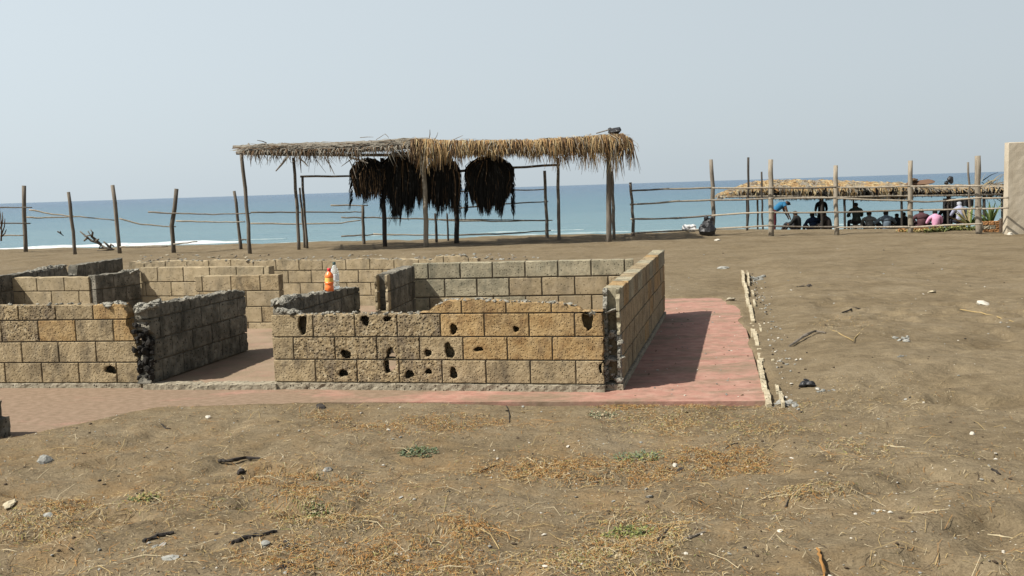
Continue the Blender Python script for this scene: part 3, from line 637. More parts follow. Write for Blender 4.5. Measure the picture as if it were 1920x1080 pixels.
def px_pole(name, top, bot, wpx, mat, parent, seed=0, Y=None, bend=.02, sides=8):
    """pole whose foot stands on the ground at the given spot and whose height follows"""
    g = on_ground(*bot) if Y is None else PY(bot[0], bot[1], Y)
    t = PY(top[0], top[1], g.y); foot = Vector((g.x, g.y, min(g.z, G(g.x, g.y))-.15))
    r = wpx*g.y/FPX/2
    return pole(name, foot, t, r*1.08, r*.92, mat, parent, seed, bend, sides=sides)
def rail_pts(root, name, pts, Ys, wpx, mat, seed):
    b = MB(); P3 = [PY(p[0], p[1], y) for p, y in zip(pts, Ys)]; fine = []
    rr = random.Random(seed)
    for i in range(len(P3)-1):
        for k in range(5): fine.append(P3[i].lerp(P3[i+1], k/5)+Vector((0, 0, rr.uniform(-1, 1)*.012)))
    fine.append(P3[-1]); n = len(fine); r = wpx*Ys[0]/FPX/2
    b.tube(fine, [r*(1.1-.4*i/n) for i in range(n)], 6, jit=.12); return b.build(name, M[mat], root, smooth=True)
fl_ = empty('pole_fence', tuple(on_ground(45, 472)), 0, 'crooked pole fence at left with sagging thin rails above the surf', 'fence', 'rustic pole fences along the beach')
for i, (t, m_, bt, w_) in enumerate([((45, 348), None, (48, 472), 7.5), ((128, 360), None, (141, 477), 6.5), ((211, 347), (218, 410), (225, 475), 7.5), ((331, 354), (322, 423), (326, 474), 8), ((439, 358), None, (452, 467), 6)]):
    g = on_ground(*bt); tt = PY(*t, g.y); b = MB(); r = w_*g.y/FPX/2
    foot = Vector((g.x, g.y, g.z-.15))
    if m_: mid = PY(*m_, g.y); pts = [foot, foot.lerp(mid, .5), mid, mid.lerp(tt, .45)+Vector((.02, 0, 0)), tt]
    else: pts = pole_pts(foot, tt, 5, .02, i)
    b.tube(pts, [r*1.1]+[r]*(len(pts)-2)+[r*.95], 8, jit=.1); b.build('post', M['wood'], fl_, smooth=True)
for i, (pts, Y) in enumerate([([(-40, 388), (0, 389), (60, 389)], 33.7), ([(55, 393), (100, 402), (138, 405)], 32.3), ([(50, 408), (95, 408), (150, 406), (215, 413)], 32.2), ([(-40, 418), (57, 419)], 33.8), ([(0, 441), (45, 441)], 33.9),
                              ([(224, 410), (255, 419), (300, 424), (330, 425)], 31), ([(278, 398), (330, 400), (400, 402), (470, 400)], 30.9), ([(330, 414), (400, 416), (460, 416)], 30.9), ([(225, 463), (260, 463), (315, 462)], 31), ([(452, 449), (462, 449)], 31.2), ([(325, 458), (370, 453)], 30.6)]):
    rail_pts(fl_, 'rail', pts, [Y]*len(pts), 3.0, 'woodpale' if i % 3 else 'wood', i)
fm = empty('pole_fence', tuple(on_ground(682, 460)), 0, 'middle stretch of pole fence seen through the open palm shelter', 'fence', 'rustic pole fences along the beach')
for i, (t, bt, w_, m_) in enumerate([((680, 384), (682, 460), 6, 'wood'), ((816, 400), (818, 455), 5, 'wooddark'), ((838, 400), (840, 455), 3.5, 'wooddark'), ((1021, 320), (1027, 449), 6, 'wood'), ]):
    px_pole('post', t, bt, w_, m_, fm, 30+i, Y=32.4)
for i, pts in enumerate([[(470, 398), (560, 398), (640, 398), (682, 397)], [(470, 419), (570, 420), (640, 418), (676, 413)], [(640, 408), (700, 408), (800, 411), (900, 412), (1030, 413)], [(620, 385), (690, 385)], [(640, 443), (700, 440), (760, 440)], [(800, 411), (855, 414), (940, 415), (1036, 413)],
                         [(860, 390), (940, 383), (1028, 378)], [(855, 359), (930, 358), (1022, 355)], [(860, 441), (950, 438), (1033, 432)], [(700, 439), (800, 441), (860, 441)]]):
    rail_pts(fm, 'rail', pts, [32.4]*len(pts), 3.0, 'woodpale' if i % 2 else 'wood', 60+i)
fr = empty('pole_fence', tuple(on_ground(1187, 443)), 0, 'tall four-rail pole fence at right in front of the seated people', 'fence', 'rustic pole fences along the beach')
posts_r = [((1182, 342), (1188, 442), 5.5, 'wood', 31.8), ((1333, 299), (1337, 437), 7.5, 'wood', 31.4), ((1445, 299), (1446, 438), 9.5, 'woodpale', 30), ((1567, 310), (1570, 434), 8.5, 'woodpale', 29.5), ((1707, 301), (1707, 434), 9, 'woodpale', 28.6), ((1833, 292), (1836, 441), 11, 'woodpale', 27)]
for i, (t, bt, w_, m_, Y_) in enumerate(posts_r):
    o = px_pole('post', t, bt, w_, m_, fr, 90+i, Y=Y_, bend=.012 if i > 1 else .02, sides=10)
railsR = [[(1185, 357), (1250, 354), (1335, 352), (1446, 352), (1570, 351), (1707, 349), (1836, 350)], [(1186, 383), (1270, 377), (1335, 375), (1446, 372), (1570, 371), (1707, 377), (1770, 377), (1836, 371), (1886, 371)],
          [(1187, 410), (1270, 409), (1335, 404), (1446, 398), (1570, 398), (1707, 394), (1836, 391), (1886, 390)], [(1188, 437), (1290, 432), (1400, 426), (1446, 423), (1570, 426), (1707, 426), (1836, 420)]]
railsR[0] = railsR[0][:5]+[(1707, 349), (1836, 349)]
for i, pts in enumerate(railsR):
    def yx(x): return float(np.interp(x, [1185, 1335, 1446, 1570, 1707, 1836, 1890], [31.6, 31.2, 29.8, 29.3, 28.4, 26.8, 26.3]))
    for j in range(len(pts)-1):   # each rail runs post to post
        a, c = pts[j], pts[j+1]; e = 5
        pp = [(a[0]-e, a[1]+.5), ((a[0]+c[0])/2, (a[1]+c[1])/2+random.uniform(-1, 1.5)), (c[0]+e, c[1]-.5)]
        b = MB(); P3 = [PY(q[0], q[1], yx(q[0])-.12) for q in pp]; r = 3.6*yx(a[0])/FPX/2
        pts3 = [P3[0].lerp(P3[1], k/4) for k in range(4)]+[P3[1].lerp(P3[2], k/4) for k in range(5)]
        b.tube(pts3, [r*random.uniform(.85, 1.1) for _ in pts3], 6, jit=.1); b.build('rail', M['woodpale' if (i+j) % 3 else 'wood'], fr, smooth=True)
fb = [((1403, 295), (1401, 441), 4.5, 'wooddark', 33), ((1428, 322), (1430, 438), 3.5, 'wooddark', 34), ((1815, 304), (1817, 420), 4, 'wood', 36)]
labs = ['tall thin dark pole just left of the thickest fence post', 'thin dark pole between two taller poles by the far palm roof', 'thin grey pole rising behind the far palm roof at right']
for (t, bt, w_, m_, Y_), lb in zip(fb, labs):
    o = px_pole('pole', t, bt, w_, m_, None, int(t[0]), Y=Y_); tag(o, lb, 'pole', 'lone poles near the far palm roof')

# ---------------------------------------------------------------- palm shelter
YF, YB = 28.9, 31.1
pav = empty('palm_shelter', tuple(on_ground(795, 458)), 0, 'open pole shelter roofed with dried palm leaves, tan on its right half', 'shelter')
for i, (t, bt, w_, m_, Y_) in enumerate([((452, 286), (469, 475), 7, 'wood', YF), ((550, 296), (560, 465), 6, 'wood', 30.6), ((567, 330), (576, 463), 5, 'wood', YB), ((562, 352), (571, 463), 4, 'wood', YB+.15), ((716, 296), (722, 460), 8, 'wooddark', 30.5),
                                         ((795, 300), (799, 459), 9, 'woodpale', 29.6), ((853, 320), (856, 455), 9, 'wooddark', YB), ((1141, 284), (1142, 457), 9.5, 'wood', YF), ((1147, 320), (1151, 449), 6, 'wood', 30.2), ((1046, 296), (1048, 450), 6, 'wood', YB)]):
    px_pole('post', t, bt, w_, m_, pav, 200+i, Y=Y_, bend=.014, sides=10)
def beam(a, c, ya, yb, wpx, mat, seed): 
    p0, p1 = PY(a[0], a[1], ya), PY(c[0], c[1], yb); r = wpx*ya/FPX/2
    return pole('beam', p0, p1, r*1.1, r*.9, mat, pav, seed, .006, 8)
beam((443, 287), (800, 291), YF, YF, 6, 'wood', 1); beam((780, 291), (1160, 283), YF-.12, YF-.12, 6, 'wood', 2); beam((437, 275), (800, 274), 30.9, 30.9, 5, 'wood', 3); beam((780, 274), (1165, 262), 30.9, 30.9, 5, 'wood', 4)
beam((563, 331), (800, 330), YB, YB, 3.4, 'wood', 5); beam((790, 326), (1050, 309), YB, YB, 4.6, 'wood', 6)
for i, x in enumerate(np.linspace(470, 1160, 12)):
    p0 = PY(x, float(np.interp(x, [440, 1180], [281, 279])), YF-.2); p1 = PY(x-4, float(np.interp(x, [440, 1180], [270, 258])), YB+(.3 if x < 770 else 1.5))
    pole('rafter', p0, p1, .035, .03, 'wood', pav, 20+i, .01, 4, 6)
# the leaves: flat mats of overlapping dried leaflets, plus what hangs over the front edge
def mat_edge(x): return float(np.interp(x, [455, 560, 700, 780, 850, 1000, 1100, 1165, 1185], [273, 270, 266, 260, 263, 262, 255, 250, 262]))
def hang_len(x, rr):
    base = float(np.interp(x, [455, 500, 560, 640, 700, 760, 775, 800, 840, 870, 900, 960, 1000, 1040, 1075, 1090, 1130, 1160, 1185], [20, 24, 34, 34, 30, 34, 50, 62, 58, 46, 34, 28, 34, 44, 40, 52, 50, 62, 62]))
    return base*rr.uniform(.45, 1.1)
rr = random.Random(11)
groups = {'left': MB(), 'right': MB()}
for n in range(6600):
    x = rr.uniform(458, 1182); left = x < 772+rr.uniform(-14, 14)
    g = groups['left' if left else 'right']; dep = rr.random()**1.1
    yv = YF-.35+dep*(2.6 if left else 3.9); e = mat_edge(x)
    zz = PY(x, e, YF).z; base = PY(x, e, YF); px_ = base.x*(1+.02*dep)
    thick = .30 if left else .34
    z = zz-rr.random()*thick*.8+dep*.05
    ang = rr.uniform(-.5, .5); L_ = rr.uniform(.35, .9)
    dx = math.cos(ang)*L_*(1 if rr.random() < .5 else -1); dy = math.sin(ang)*L_*.6
    if left: pts = [(px_-dx/2, yv-dy/2, z), (px_, yv, z+.02+rr.uniform(-.02, .03)), (px_+dx/2, yv+dy/2, z-rr.uniform(-.02, .10))]
    else: pts = [(px_-dx*.25, yv+.25, z+.03), (px_, yv, z+rr.uniform(0, .05)), (px_+dx*.2, yv-.2, z-.1), (px_+dx*.25, yv-.3, z-.25)]
    cdk = fbm(x/11., dep*2, 2, 6) > .2
    mi = (rr.choice([0, 0, 0, 1, 2]) if left or (cdk and rr.random() < .5) else rr.choice([3, 3, 4, 3, 5, 1]))
    g.ribbon(pts, rr.uniform(.02, .045), (rr.uniform(-.3, .3), .6, .7) if left else (1, rr.uniform(-.4, .4), rr.uniform(-.2, .2)), mi)
for n in range(3400):
    x = rr.uniform(458, 1184); left = x < 772
    if left and rr.random() < .74: continue
    L_ = hang_len(x, rr)*YF/FPX
    L_ *= max(.35, 1+.75*float(fbm(x/16., 1.5, 2, 12)))
    if left: L_ *= rr.choice([.6, .9, 1.0])
    yv = YF-.3-rr.random()*.18+(.0 if rr.random() < .75 else rr.random()*2.2); b0 = PY(x, mat_edge(x)+(rr.random()*6 if not left else 10), YF); sw = rr.gauss(0, .10 if not left else .22)*L_*1.6
    pts = [(b0.x, yv+.12, b0.z), (b0.x+sw*.3, yv, b0.z-L_*.3), (b0.x+sw*.7, yv-.03, b0.z-L_*.7), (b0.x+sw, yv, b0.z-L_)]
    dark = (1065 < x < 1095 or 1150 < x < 1170 or 955 < x < 985 or fbm(x/9., 4.4, 2, 2) > .22) and rr.random() < .6
    mi = rr.choice([0, 1, 2, 2]) if left else (2 if dark else rr.choice([3, 3, 4, 4, 5, 3, 1, 2]))
    groups['left' if left else 'right'].ribbon(pts, rr.uniform(.018, .042), (1, rr.uniform(-.5, .5), 0), mi)
mats = [M['thatch_grey'], M['thatch_grey'], M['thatch_brown'], M['thatch_tan'], M['thatch_orange'], M['thatch_pale']]
o = groups['left'].build('grey_palm_thatch', mats, pav); o['label'] = 'thin grey brittle palm thatch over the left half'; o['kind'] = 'stuff'
o = groups['right'].build('tan_palm_thatch', mats, pav); o['label'] = 'thick golden palm thatch over the right half'; o['kind'] = 'stuff'
# loose stalks sticking out of and below the thatch
b = MB()
for (x0, y0, x1, y1, w_) in [(540, 293, 517, 321, .07), (560, 296, 578, 312, .05), (608, 294, 627, 327, .035), (612, 290, 620, 322, .03), (655, 300, 668, 335, .03), (804, 262, 806, 243, .03), (815, 262, 821, 248, .02), (850, 262, 868, 254, .02), (705, 262, 722, 251, .02), (722, 251, 730, 262, .02), (675, 258, 700, 257, .02), (500, 268, 482, 263, .03), (660, 297, 640, 312, .03), (655, 295, 690, 306, .07)]:
    p0, p1 = PY(x0, y0, YF-.3), PY(x1, y1, YF-.4); b.tube([p0, p0.lerp(p1, .5)+Vector((.02, 0, .01)), p1], [w_/2, w_/2.2, w_/4], 5)
tag(b.build('loose_stalk', M['wood'], pav), kind='stuff')
# heavy dark bundles of palm fronds hanging in the shelter
def bundle(label, x0, x1, ytop, ybot, Y, n, mats_, tips=None, seed=1, sh=0, rag=.12):
    rr = random.Random(seed); b = MB(); 
    for _ in range(n):
        s = rr.uniform(-1, 1); d = rr.uniform(-1, 1)*.28; xm = (x0+x1)/2; hw = (x1-x0)/2
        s0 = s*.35; yt = ytop+abs(s0)*8+rr.random()*10; edge = math.sqrt(max(0, 1-s*s))
        cl_ = float(fbm(s*5+seed*7.7, seed*1.3, 2, 5)); ln = (ybot-ytop)*(.58+.36*edge+.22*cl_)*rr.uniform(1-rag*2.2, 1)
        start = rr.random()*.5
        k = lambda t: (xm+hw*s*((math.sin(min(1, (t+.14)*1.7)*math.pi/2)*(1-.16*max(0, t-.55)/.45)) if sh == 0 else min(1, .45+t*1.6))+rr.gauss(0, 1.2), yt+ln*t)
        ts = [start, start+(1-start)*.33, start+(1-start)*.66, 1] if rr.random() < .6 else [start*.5, start*.5+.2, start*.5+.4, start*.5+.5]
        pts = [PY(*k(t), Y+d) for t in ts]
        tipcol = 1 if (tips and rr.random() < tips and ts[0] > .22) or rr.random() < .07 else 0
        b.ribbon(pts, rr.uniform(.025, .055), (1, rr.uniform(-.6, .6), 0), tipcol)
    for _ in range(int(n*.06)):   # wisps that stick out sideways
        s = rr.choice([-1, 1]); t = rr.uniform(.2, .9); yy = ytop+(ybot-ytop)*t; xx = (x0+x1)/2+s*(x1-x0)/2*.9
        b.ribbon([PY(xx, yy, Y), PY(xx+s*rr.uniform(2, 6), yy+8, Y), PY(xx+s*rr.uniform(3, 9), yy+20, Y)], .03, (1, .2, 0), 0)
    o = b.build('palm_bundle', mats_); tag(o, label, 'palm bundle', 'dark dried palm bundles hanging from the shelter', kind=None); return o
DK = [M['thatch_black'], M['thatch_brown']]
bundle('leftmost hanging palm bundle, black above with brown ragged tips', 658, 722, 293, 384, 29.9, 1100, DK, tips=.65, seed=2)
bundle('wide ragged black palm bundle ending in one long dangling strand', 714, 798, 280, 402, 30.0, 1700, DK, tips=.05, seed=3, sh=1)
bundle('narrow tail strand of black palm hanging lowest of all', 735, 757, 340, 418, 30.0, 200, DK, seed=4, sh=1)
bundle('black palm bundle behind the pale middle post', 799, 862, 290, 408, 30.1, 1500, DK, tips=.05, seed=5, sh=1, rag=.14)
bundle('rightmost rounded black palm bundle, alone and fullest', 873, 963, 289, 406, 30.2, 2300, DK, tips=.02, seed=16, rag=.11)
# dark rolled thing and stick on the roof's right end
t = empty('roof_roll', tuple(PY(1152, 252, 29.5)), 0, 'black rolled bundle lying on the right end of the palm roof', 'bundle')
tp_ = PY(1153, 246, 29.5)-t.location
b = MB(); b.lump(tp_, .17, (1.1, 1, .75), 2, .28, seed=3); b.lump(tp_+Vector((-.14, .02, .07)), .08, (1.4, 1, .6), 1, .3, seed=5); b.build('roll', M['blackstuff'], t)
b = MB(); q0, q1 = PY(1118, 250, 29.4)-t.location, PY(1150, 241, 29.5)-t.location; b.tube([q0, q1], .018, 5); b.build('stick', M['wood'], t)

# ---------------------------------------------------------------- far palm roof
YR = 37.9
M['terracotta_leaf'] = flat('reddish_leaves', (.16, .095, .06))
far = empty('low_palm_roof', (PY(1600, 435, YR).x, YR, G(PY(1600, 435, YR).x, YR)), 0, 'long low palm roof over the group of people by the water', 'palapa')
foff = far.location.copy()
def fz(pts): return [Vector(p)-foff for p in pts]
b = MB(); rr = random.Random(5)
def ftop(x): return float(np.interp(x, [1345, 1380, 1410, 1450, 1560, 1600, 1700, 1760, 1885], [364, 350, 341, 337, 337, 340, 343, 348, 345]))
def fmid(x): return float(np.interp(x, [1345, 1410, 1600, 1700, 1760, 1885], [366, 352, 352, 353, 355, 352]))
def fbot(x): return float(np.interp(x, [1345, 1380, 1450, 1600, 1700, 1712, 1760, 1885], [368, 368, 371, 372, 373, 366, 366, 366]))
for n in range(9000):
    x = rr.uniform(1346, 1884); t_ = rr.random(); yt, ym = ftop(x), fmid(x)
    p = PY(x, yt+(ym-yt)*t_+rr.uniform(-1.3, .8)-1.8*float(fbm(x/10., t_*2, 2, 31)), YR+3.4*(1-t_)); L_ = rr.uniform(.12, .34); sx = rr.gauss(0, .3)
    b.ribbon(fz([p, p+Vector((sx*L_, -L_*.5, -.03)), p+Vector((sx*2*L_, -L_, -.10-rr.random()*.1))]), rr.uniform(.04, .10), (1, rr.uniform(-.3, .3), rr.uniform(-.4, .4)), rr.choice([0, 3, 5, 2, 3, 3, 3] if fbm(x/14., t_*2, 2, 8) > -.05 else [0, 0, 2, 1]) if x < 1770 else rr.choice([0, 3, 3]))
for n in range(5200):
    x = rr.uniform(1346, 1884); ym, yb_ = fmid(x), fbot(x); cl = float(fbm(x/13., 2.2, 2, 3))
    if x > 1705 and rr.random() < .3: continue
    p = PY(x, ym+rr.uniform(-2, 4), YR+rr.uniform(-.1, 1.5)); L_ = (yb_-ym)*YR/FPX*rr.uniform(.55, 1.15)
    mi = 4 if (cl > .2 or x > 1708) and rr.random() < .8 else rr.choice([3, 3, 3, 2, 0, 5])
    b.ribbon(fz([p, p+Vector((rr.gauss(0, .05), -.05, -L_*.5)), p+Vector((rr.gauss(0, .1), -.03, -L_))]), rr.uniform(.04, .09), (1, rr.uniform(-.4, .4), 0), mi)
tag(b.build('palm_thatch', [M['thatch_tan'], M['thatch_orange'], M['thatch_pale'], M['thatch_grey'], M['thatch_black'], M['thatch_brown']], far), kind='stuff')
def fpole(name, a, c, ya, yb, wpx, mat, sd):
    p0, p1 = PY(*a, ya)-foff, PY(*c, yb)-foff; r = wpx*YR/FPX/2; pole(name, p0, p1, r, r*.9, mat, far, sd, .008, 5, 6)
fpole('beam', (1350, 369), (1885, 364), YR-.1, YR-.1, 4, 'woodpale', 1)
for i, x in enumerate([1400, 1541, 1583, 1690, 1777, 1845]): fpole('post', (x, 366), (x+1, 440), YR, YR, [4, 6, 5, 5, 5, 6][i], 'wooddark', 20+i)
for i, x in enumerate([1420, 1600, 1780]): fpole('post', (x, 345), (x+1, 440), YR+2.4, YR+2.4, 4, 'wood', 50+i)
# a reddish mound and dark lumps that lie on that roof
b = MB(); p = PY(1727, 341, YR+.6); b.lump((p.x, p.y, p.z-.04), .24, (2.0, 1.2, .45), 2, .25, seed=3); b.lump((p.x-.3, p.y, p.z+.08), .18, (1.6, 1, .4), 1, .2, mi=1, seed=9)
tag(b.build('thatch_mound', [M['terracotta_leaf'], M['thatch_brown']]), 'reddish-brown heap of leaves lying on top of the low palm roof', 'heap')
b = MB(); p = PY(1782, 337, YR+.6); b.lump(p, .13, (1, .8, 1.1), 2, .25, seed=6); b.lump((p.x-.16, p.y, p.z-.12), .12, (1.5, .8, .7), 1, .25, seed=7)
tag(b.build('dark_lump', M['blackstuff']), 'small black lump perched on the low palm roof', 'bundle')
b = MB()
for i in range(60):
    x = rr.uniform(1838, 1885); p = PY(x, rr.uniform(338, 375), 40+rr.random()); a = rr.uniform(-1.2, 1.2); L_ = rr.uniform(.3, .9)
    b.ribbon([p, p+Vector((math.cos(a)*L_*.5, 0, -math.sin(a)*L_*.5)), p+Vector((math.cos(a)*L_, 0, -math.sin(a)*L_-.1))], rr.uniform(.03, .07), (0, .2, 1), rr.choice([0, 0, 1, 2]))
b.tube([PY(1878, 348, 40), PY(1880, 440, 40)], .05, 6, 0)
tag(b.build('palm_branch_pile', [M['thatch_grey'], M['thatch_pale'], M['thatch_black']]), 'tangle of grey palm branches propped beside the pale wall', 'branches')
# dark cloth hung under the roof
def cloth(label, x0, x1, y0, y1, Y, mat, seed):
    b = MB(); n, m_ = 14, 8; vs = []
    for j in range(m_+1):
        for i in range(n+1):
            x = x0+(x1-x0)*i/n; p = PY(x, y0+(y1-y0)*j/m_+1.5*math.sin(i*.9+seed)*(j/m_), Y); p.y += .07*math.sin(i*1.7+seed)*(.3+j/m_); vs.append(p)
    fs = [(j*(n+1)+i, j*(n+1)+i+1, (j+1)*(n+1)+i+1, (j+1)*(n+1)+i) for j in range(m_) for i in range(n)]
    back = [(v.x, v.y+.03, v.z) for v in vs]; b.add(vs, fs); b.add(back, [f[::-1] for f in fs])
    tag(b.build('hung_cloth', M[mat], smooth=True), label, 'cloth')
cloth('black cloth slung from the palm roof above the right-hand people', 1769, 1792, 372, 412, 43.2, 'blackstuff', 1)
cloth('dark sheet sagging from the roof behind the agave', 1790, 1826, 374, 388, 43.4, 'blackstuff', 4)

# ---------------------------------------------------------------- plaster wall at right
pw = on_ground(1887, 440); zt = PY(1889, 267, pw.y).z
t = empty('plaster_wall', (pw.x, pw.y, G(pw.x, pw.y)), R(-4), 'tall beige plastered wall end at the right picture edge', 'wall'); hz = zt-G(pw.x, pw.y)
link('wall_body', block_mesh(0, 3.2, -.3, hz, .25, .12, .12, None, None, None, .004, (), 3, ch=.02), t, M['plaster'])

# ---------------------------------------------------------------- bags
def crumpled(name, label, cat, u, v, wid, hgt, Y, mat, seed, pts):
    g = on_ground(u, v) if Y is None else PY(u, v, Y); b = MB(); rr = random.Random(seed); g.z = G(g.x, g.y)
    for (dx, dz, r, sx, sz) in pts: b.lump((g.x+dx*wid, g.y+rr.uniform(-.05, .05), g.z+dz*hgt), r*wid, (sx, .8, sz), 2, .22, seed=rr.randint(0, 999), ang=0)
    return tag(b.build(name, M[mat]), label, cat)
s_ = 31.5/FPX
crumpled('rubbish_bag', 'full black rubbish bag with knotted top standing against a fence post', 'bag', 1327, 440, 32*s_, 34*s_, 31.0, 'blackstuff', 4, [(0, .35, .45, 1, .95), (.05, .7, .3, .9, 1.0), (-.1, .95, .12, 1, 1.6), (.2, .9, .12, 1, 1.3), (-.2, .4, .3, 1, 1.1)])
crumpled('plastic_bag', 'small crumpled white plastic bag on the sand left of the black bag', 'bag', 1293, 439, 28*s_, 15*s_, 33.2, 'whitebag', 7, [(-.25, .5, .25, 1.2, .9), (.2, .45, .28, 1.2, .9), (0, .75, .17, 1.3, .7)])
crumpled('rubbish_scrap', 'crumpled black plastic scrap on open sand right of the kerb', 'scrap', 1512, 716, .10, .05, None, 'blackstuff', 9, [(-.2, .4, .42, 1.3, .6), (.3, .5, .38, 1.2, .55), (.1, .9, .2, 1.4, .5)])

# ---------------------------------------------------------------- bottles
def lathe(prof, n=20):
    b = MB(); vs = [(r*math.cos(2*math.pi*j/n), r*math.sin(2*math.pi*j/n), z) for r, z in prof for j in range(n)]; k = len(prof)
    b.add(vs, [(i*n+j, i*n+(j+1) % n, (i+1)*n+(j+1) % n, (i+1)*n+j) for i in range(k-1) for j in range(n)]+[tuple(range(n))[::-1], tuple((k-1)*n+j for j in range(n))]); return b
def plain(name, c, rough, spec=.5, tr=0.0):
    m = bpy.data.materials.new(name); m.use_nodes = True; bs = m.node_tree.nodes['Principled BSDF']; bs.inputs['Base Color'].default_value = (*c, 1); bs.inputs['Roughness'].default_value = rough
    bs.inputs['Specular IOR Level'].default_value = spec; bs.inputs['Transmission Weight'].default_value = tr; return m
M['orange_plastic'] = plain('orange_plastic', (.80, .17, .035), .35); M['red_plastic'] = plain('red_plastic', (.55, .02, .03), .4); M['yellow_label'] = plain('yellow_label', (.75, .42, .08), .5)
M['clear_plastic'] = plain('clear_plastic', (.86, .90, .87), .12, .5, .75); M['white_plastic'] = plain('white_cap', (.75, .77, .75), .4); M['dark_cap'] = plain('dark_cap', (.03, .06, .05), .4)
wp = lambda u, d: (AP2+(BP2-AP2).normalized()*u+Vector((-(BP2-AP2).y, (BP2-AP2).x, 0)).normalized()*d)
q = wp(1.25, .05); zt2 = wall_uv(AP2, BP2, 622, 545)[1]-.012
t = empty('drink_bottle', (q.x, q.y, zt2), 0, 'orange drink bottle with red cap standing on the dark partition', 'bottle')
t.rotation_euler = (0, R(2), 0)
lathe([(.040, 0), (.046, .006), (.046, .05), (.040, .062), (.040, .070), (.046, .08), (.046, .10)]).build('lower_body', M['orange_plastic'], t, True)
lathe([(.0455, .10), (.0455, .102), (.043, .14), (.043, .142)]).build('label_band', M['yellow_label'], t, True)
lathe([(.043, .142), (.045, .15), (.042, .172), (.028, .192), (.016, .204), (.016, .212)]).build('shoulder', M['orange_plastic'], t, True)
lathe([(.0185, .212), (.019, .216), (.019, .236), (.017, .240)]).build('cap', M['red_plastic'], t, True)
q = wp(1.46, .07); t = empty('water_bottle', (q.x, q.y, zt2), 0, 'clear plastic bottle standing just behind the orange bottle', 'bottle')
lathe([(.040, 0), (.045, .008), (.045, .07), (.041, .08), (.045, .09), (.045, .17), (.040, .20), (.018, .245), (.014, .258)]).build('body', M['clear_plastic'], t, True)
lathe([(.0458, .095), (.0458, .097), (.0458, .155), (.0456, .157)]).build('label_band', M['white_plastic'], t, True)
lathe([(.0165, .258), (.017, .262), (.017, .285), (.015, .288)]).build('cap', M['dark_cap'], t, True)

# ---------------------------------------------------------------- plants by the wall, planter, brick edging
def agave(label, u, v, Y, hgt, n, seed, mats_):
    p = PY(u, v, Y); rr = random.Random(seed); t = empty('agave_plant', (p.x, Y, G(p.x, Y)+.1), 0, label, 'plant', 'spiky plants beside the plaster wall'); base = p.z-(G(p.x, Y)+.1)
    for i in range(n):
        a = rr.uniform(0, 6.28); el = rr.uniform(.25, 1.45); L_ = hgt*rr.uniform(.7, 1.05); d = Vector((math.cos(a)*math.cos(el), math.sin(a)*math.cos(el), math.sin(el))); s = Vector((-math.sin(a), math.cos(a), 0))
        b = MB(); vs = []; w0 = .05
        for k, (f, w_) in enumerate([(0, .8), (.3, 1), (.65, .8), (1, .05)]):
            c = Vector((0, 0, base*.3))+d*L_*f+Vector((0, 0, -.12*L_*f*f)); vs += [c-s*w0*w_, c+Vector((0, 0, -.02*w_)), c+s*w0*w_, c+Vector((0, 0, -.035*w_))]
        b.add(vs, [(4*k+j, 4*k+(j+1) % 4, 4*k+4+(j+1) % 4, 4*k+4+j) for k in range(3) for j in range(4)]+[(0, 1, 2, 3), (15, 14, 13, 12)])
        b.build('leaf', M[rr.choice(mats_)], t)
agave('spiky green agave just right of the last fence post', 1857, 418, 29.4, .85, 26, 4, ['agave', 'agave', 'agave_yellow'])
agave('spiky agave with pale leaf tips just left of the last fence post', 1818, 418, 29.8, .80, 22, 8, ['agave', 'agave_yellow', 'thatch_pale'])
M['terracotta'] = make_mat('terracotta', [(.26, .125, .05), (.38, .20, .085)], 12, bump=.4, rnd=.2); M['peach'] = make_mat('peach_plaster', [(.50, .36, .25), (.58, .43, .31)], 8, bump=.2)
p = PY(1843, 440, 27.6); t = empty('planter', (p.x, p.y, G(p.x, p.y)), R(-4), 'orange-brown stone planter box at the foot of the agave', 'planter')
for r_ in range(3):
    for c_ in range(4):
        link('stone', block_mesh(c_*.16+.004+(.04 if r_ % 2 else 0), c_*.16+.152+(.04 if r_ % 2 else 0), r_*.115-.03, r_*.115+.08, .14, .07, .05, None, None, None, .012, (), r_*4+c_, ch=.015), t, M[random.choice(['terracotta', 'terracotta', 'plinth'])])
b = MB(); b.box(-.02, .03, .0, .70, .12, .30); b.build('core', M['mortar_pale'], t)
p = PY(1879, 440, 27.3); t = empty('post_stub', (p.x, p.y, G(p.x, p.y)), 0, 'short pale peach post stub beside the plaster wall', 'post'); link('stub', block_mesh(-.045, .045, -.1, .40, .09, .05, .06, None, None, None, .002, (), 1), t, M['peach'])
tb = empty('brick_edging', tuple(PY(1700, 432, 30.0)), 0, 'low broken orange brick edging at the foot of the people', 'edging')
rr = random.Random(3)
for i in range(17):
    x = 1688+i*6.4; p = PY(x, 434-i*.1, 30); b = MB(); zz = G(p.x, 30)
    if i in (9, 13): continue
    link('brick', block_mesh(-.05, .05, -.05, rr.uniform(.05, .12), .09, .05, .05, None, None, None, .008, (), i, ch=.012), tb, M['terracotta']).location = (p.x-tb.location.x, rr.uniform(-.05, .05), zz-tb.location.z)
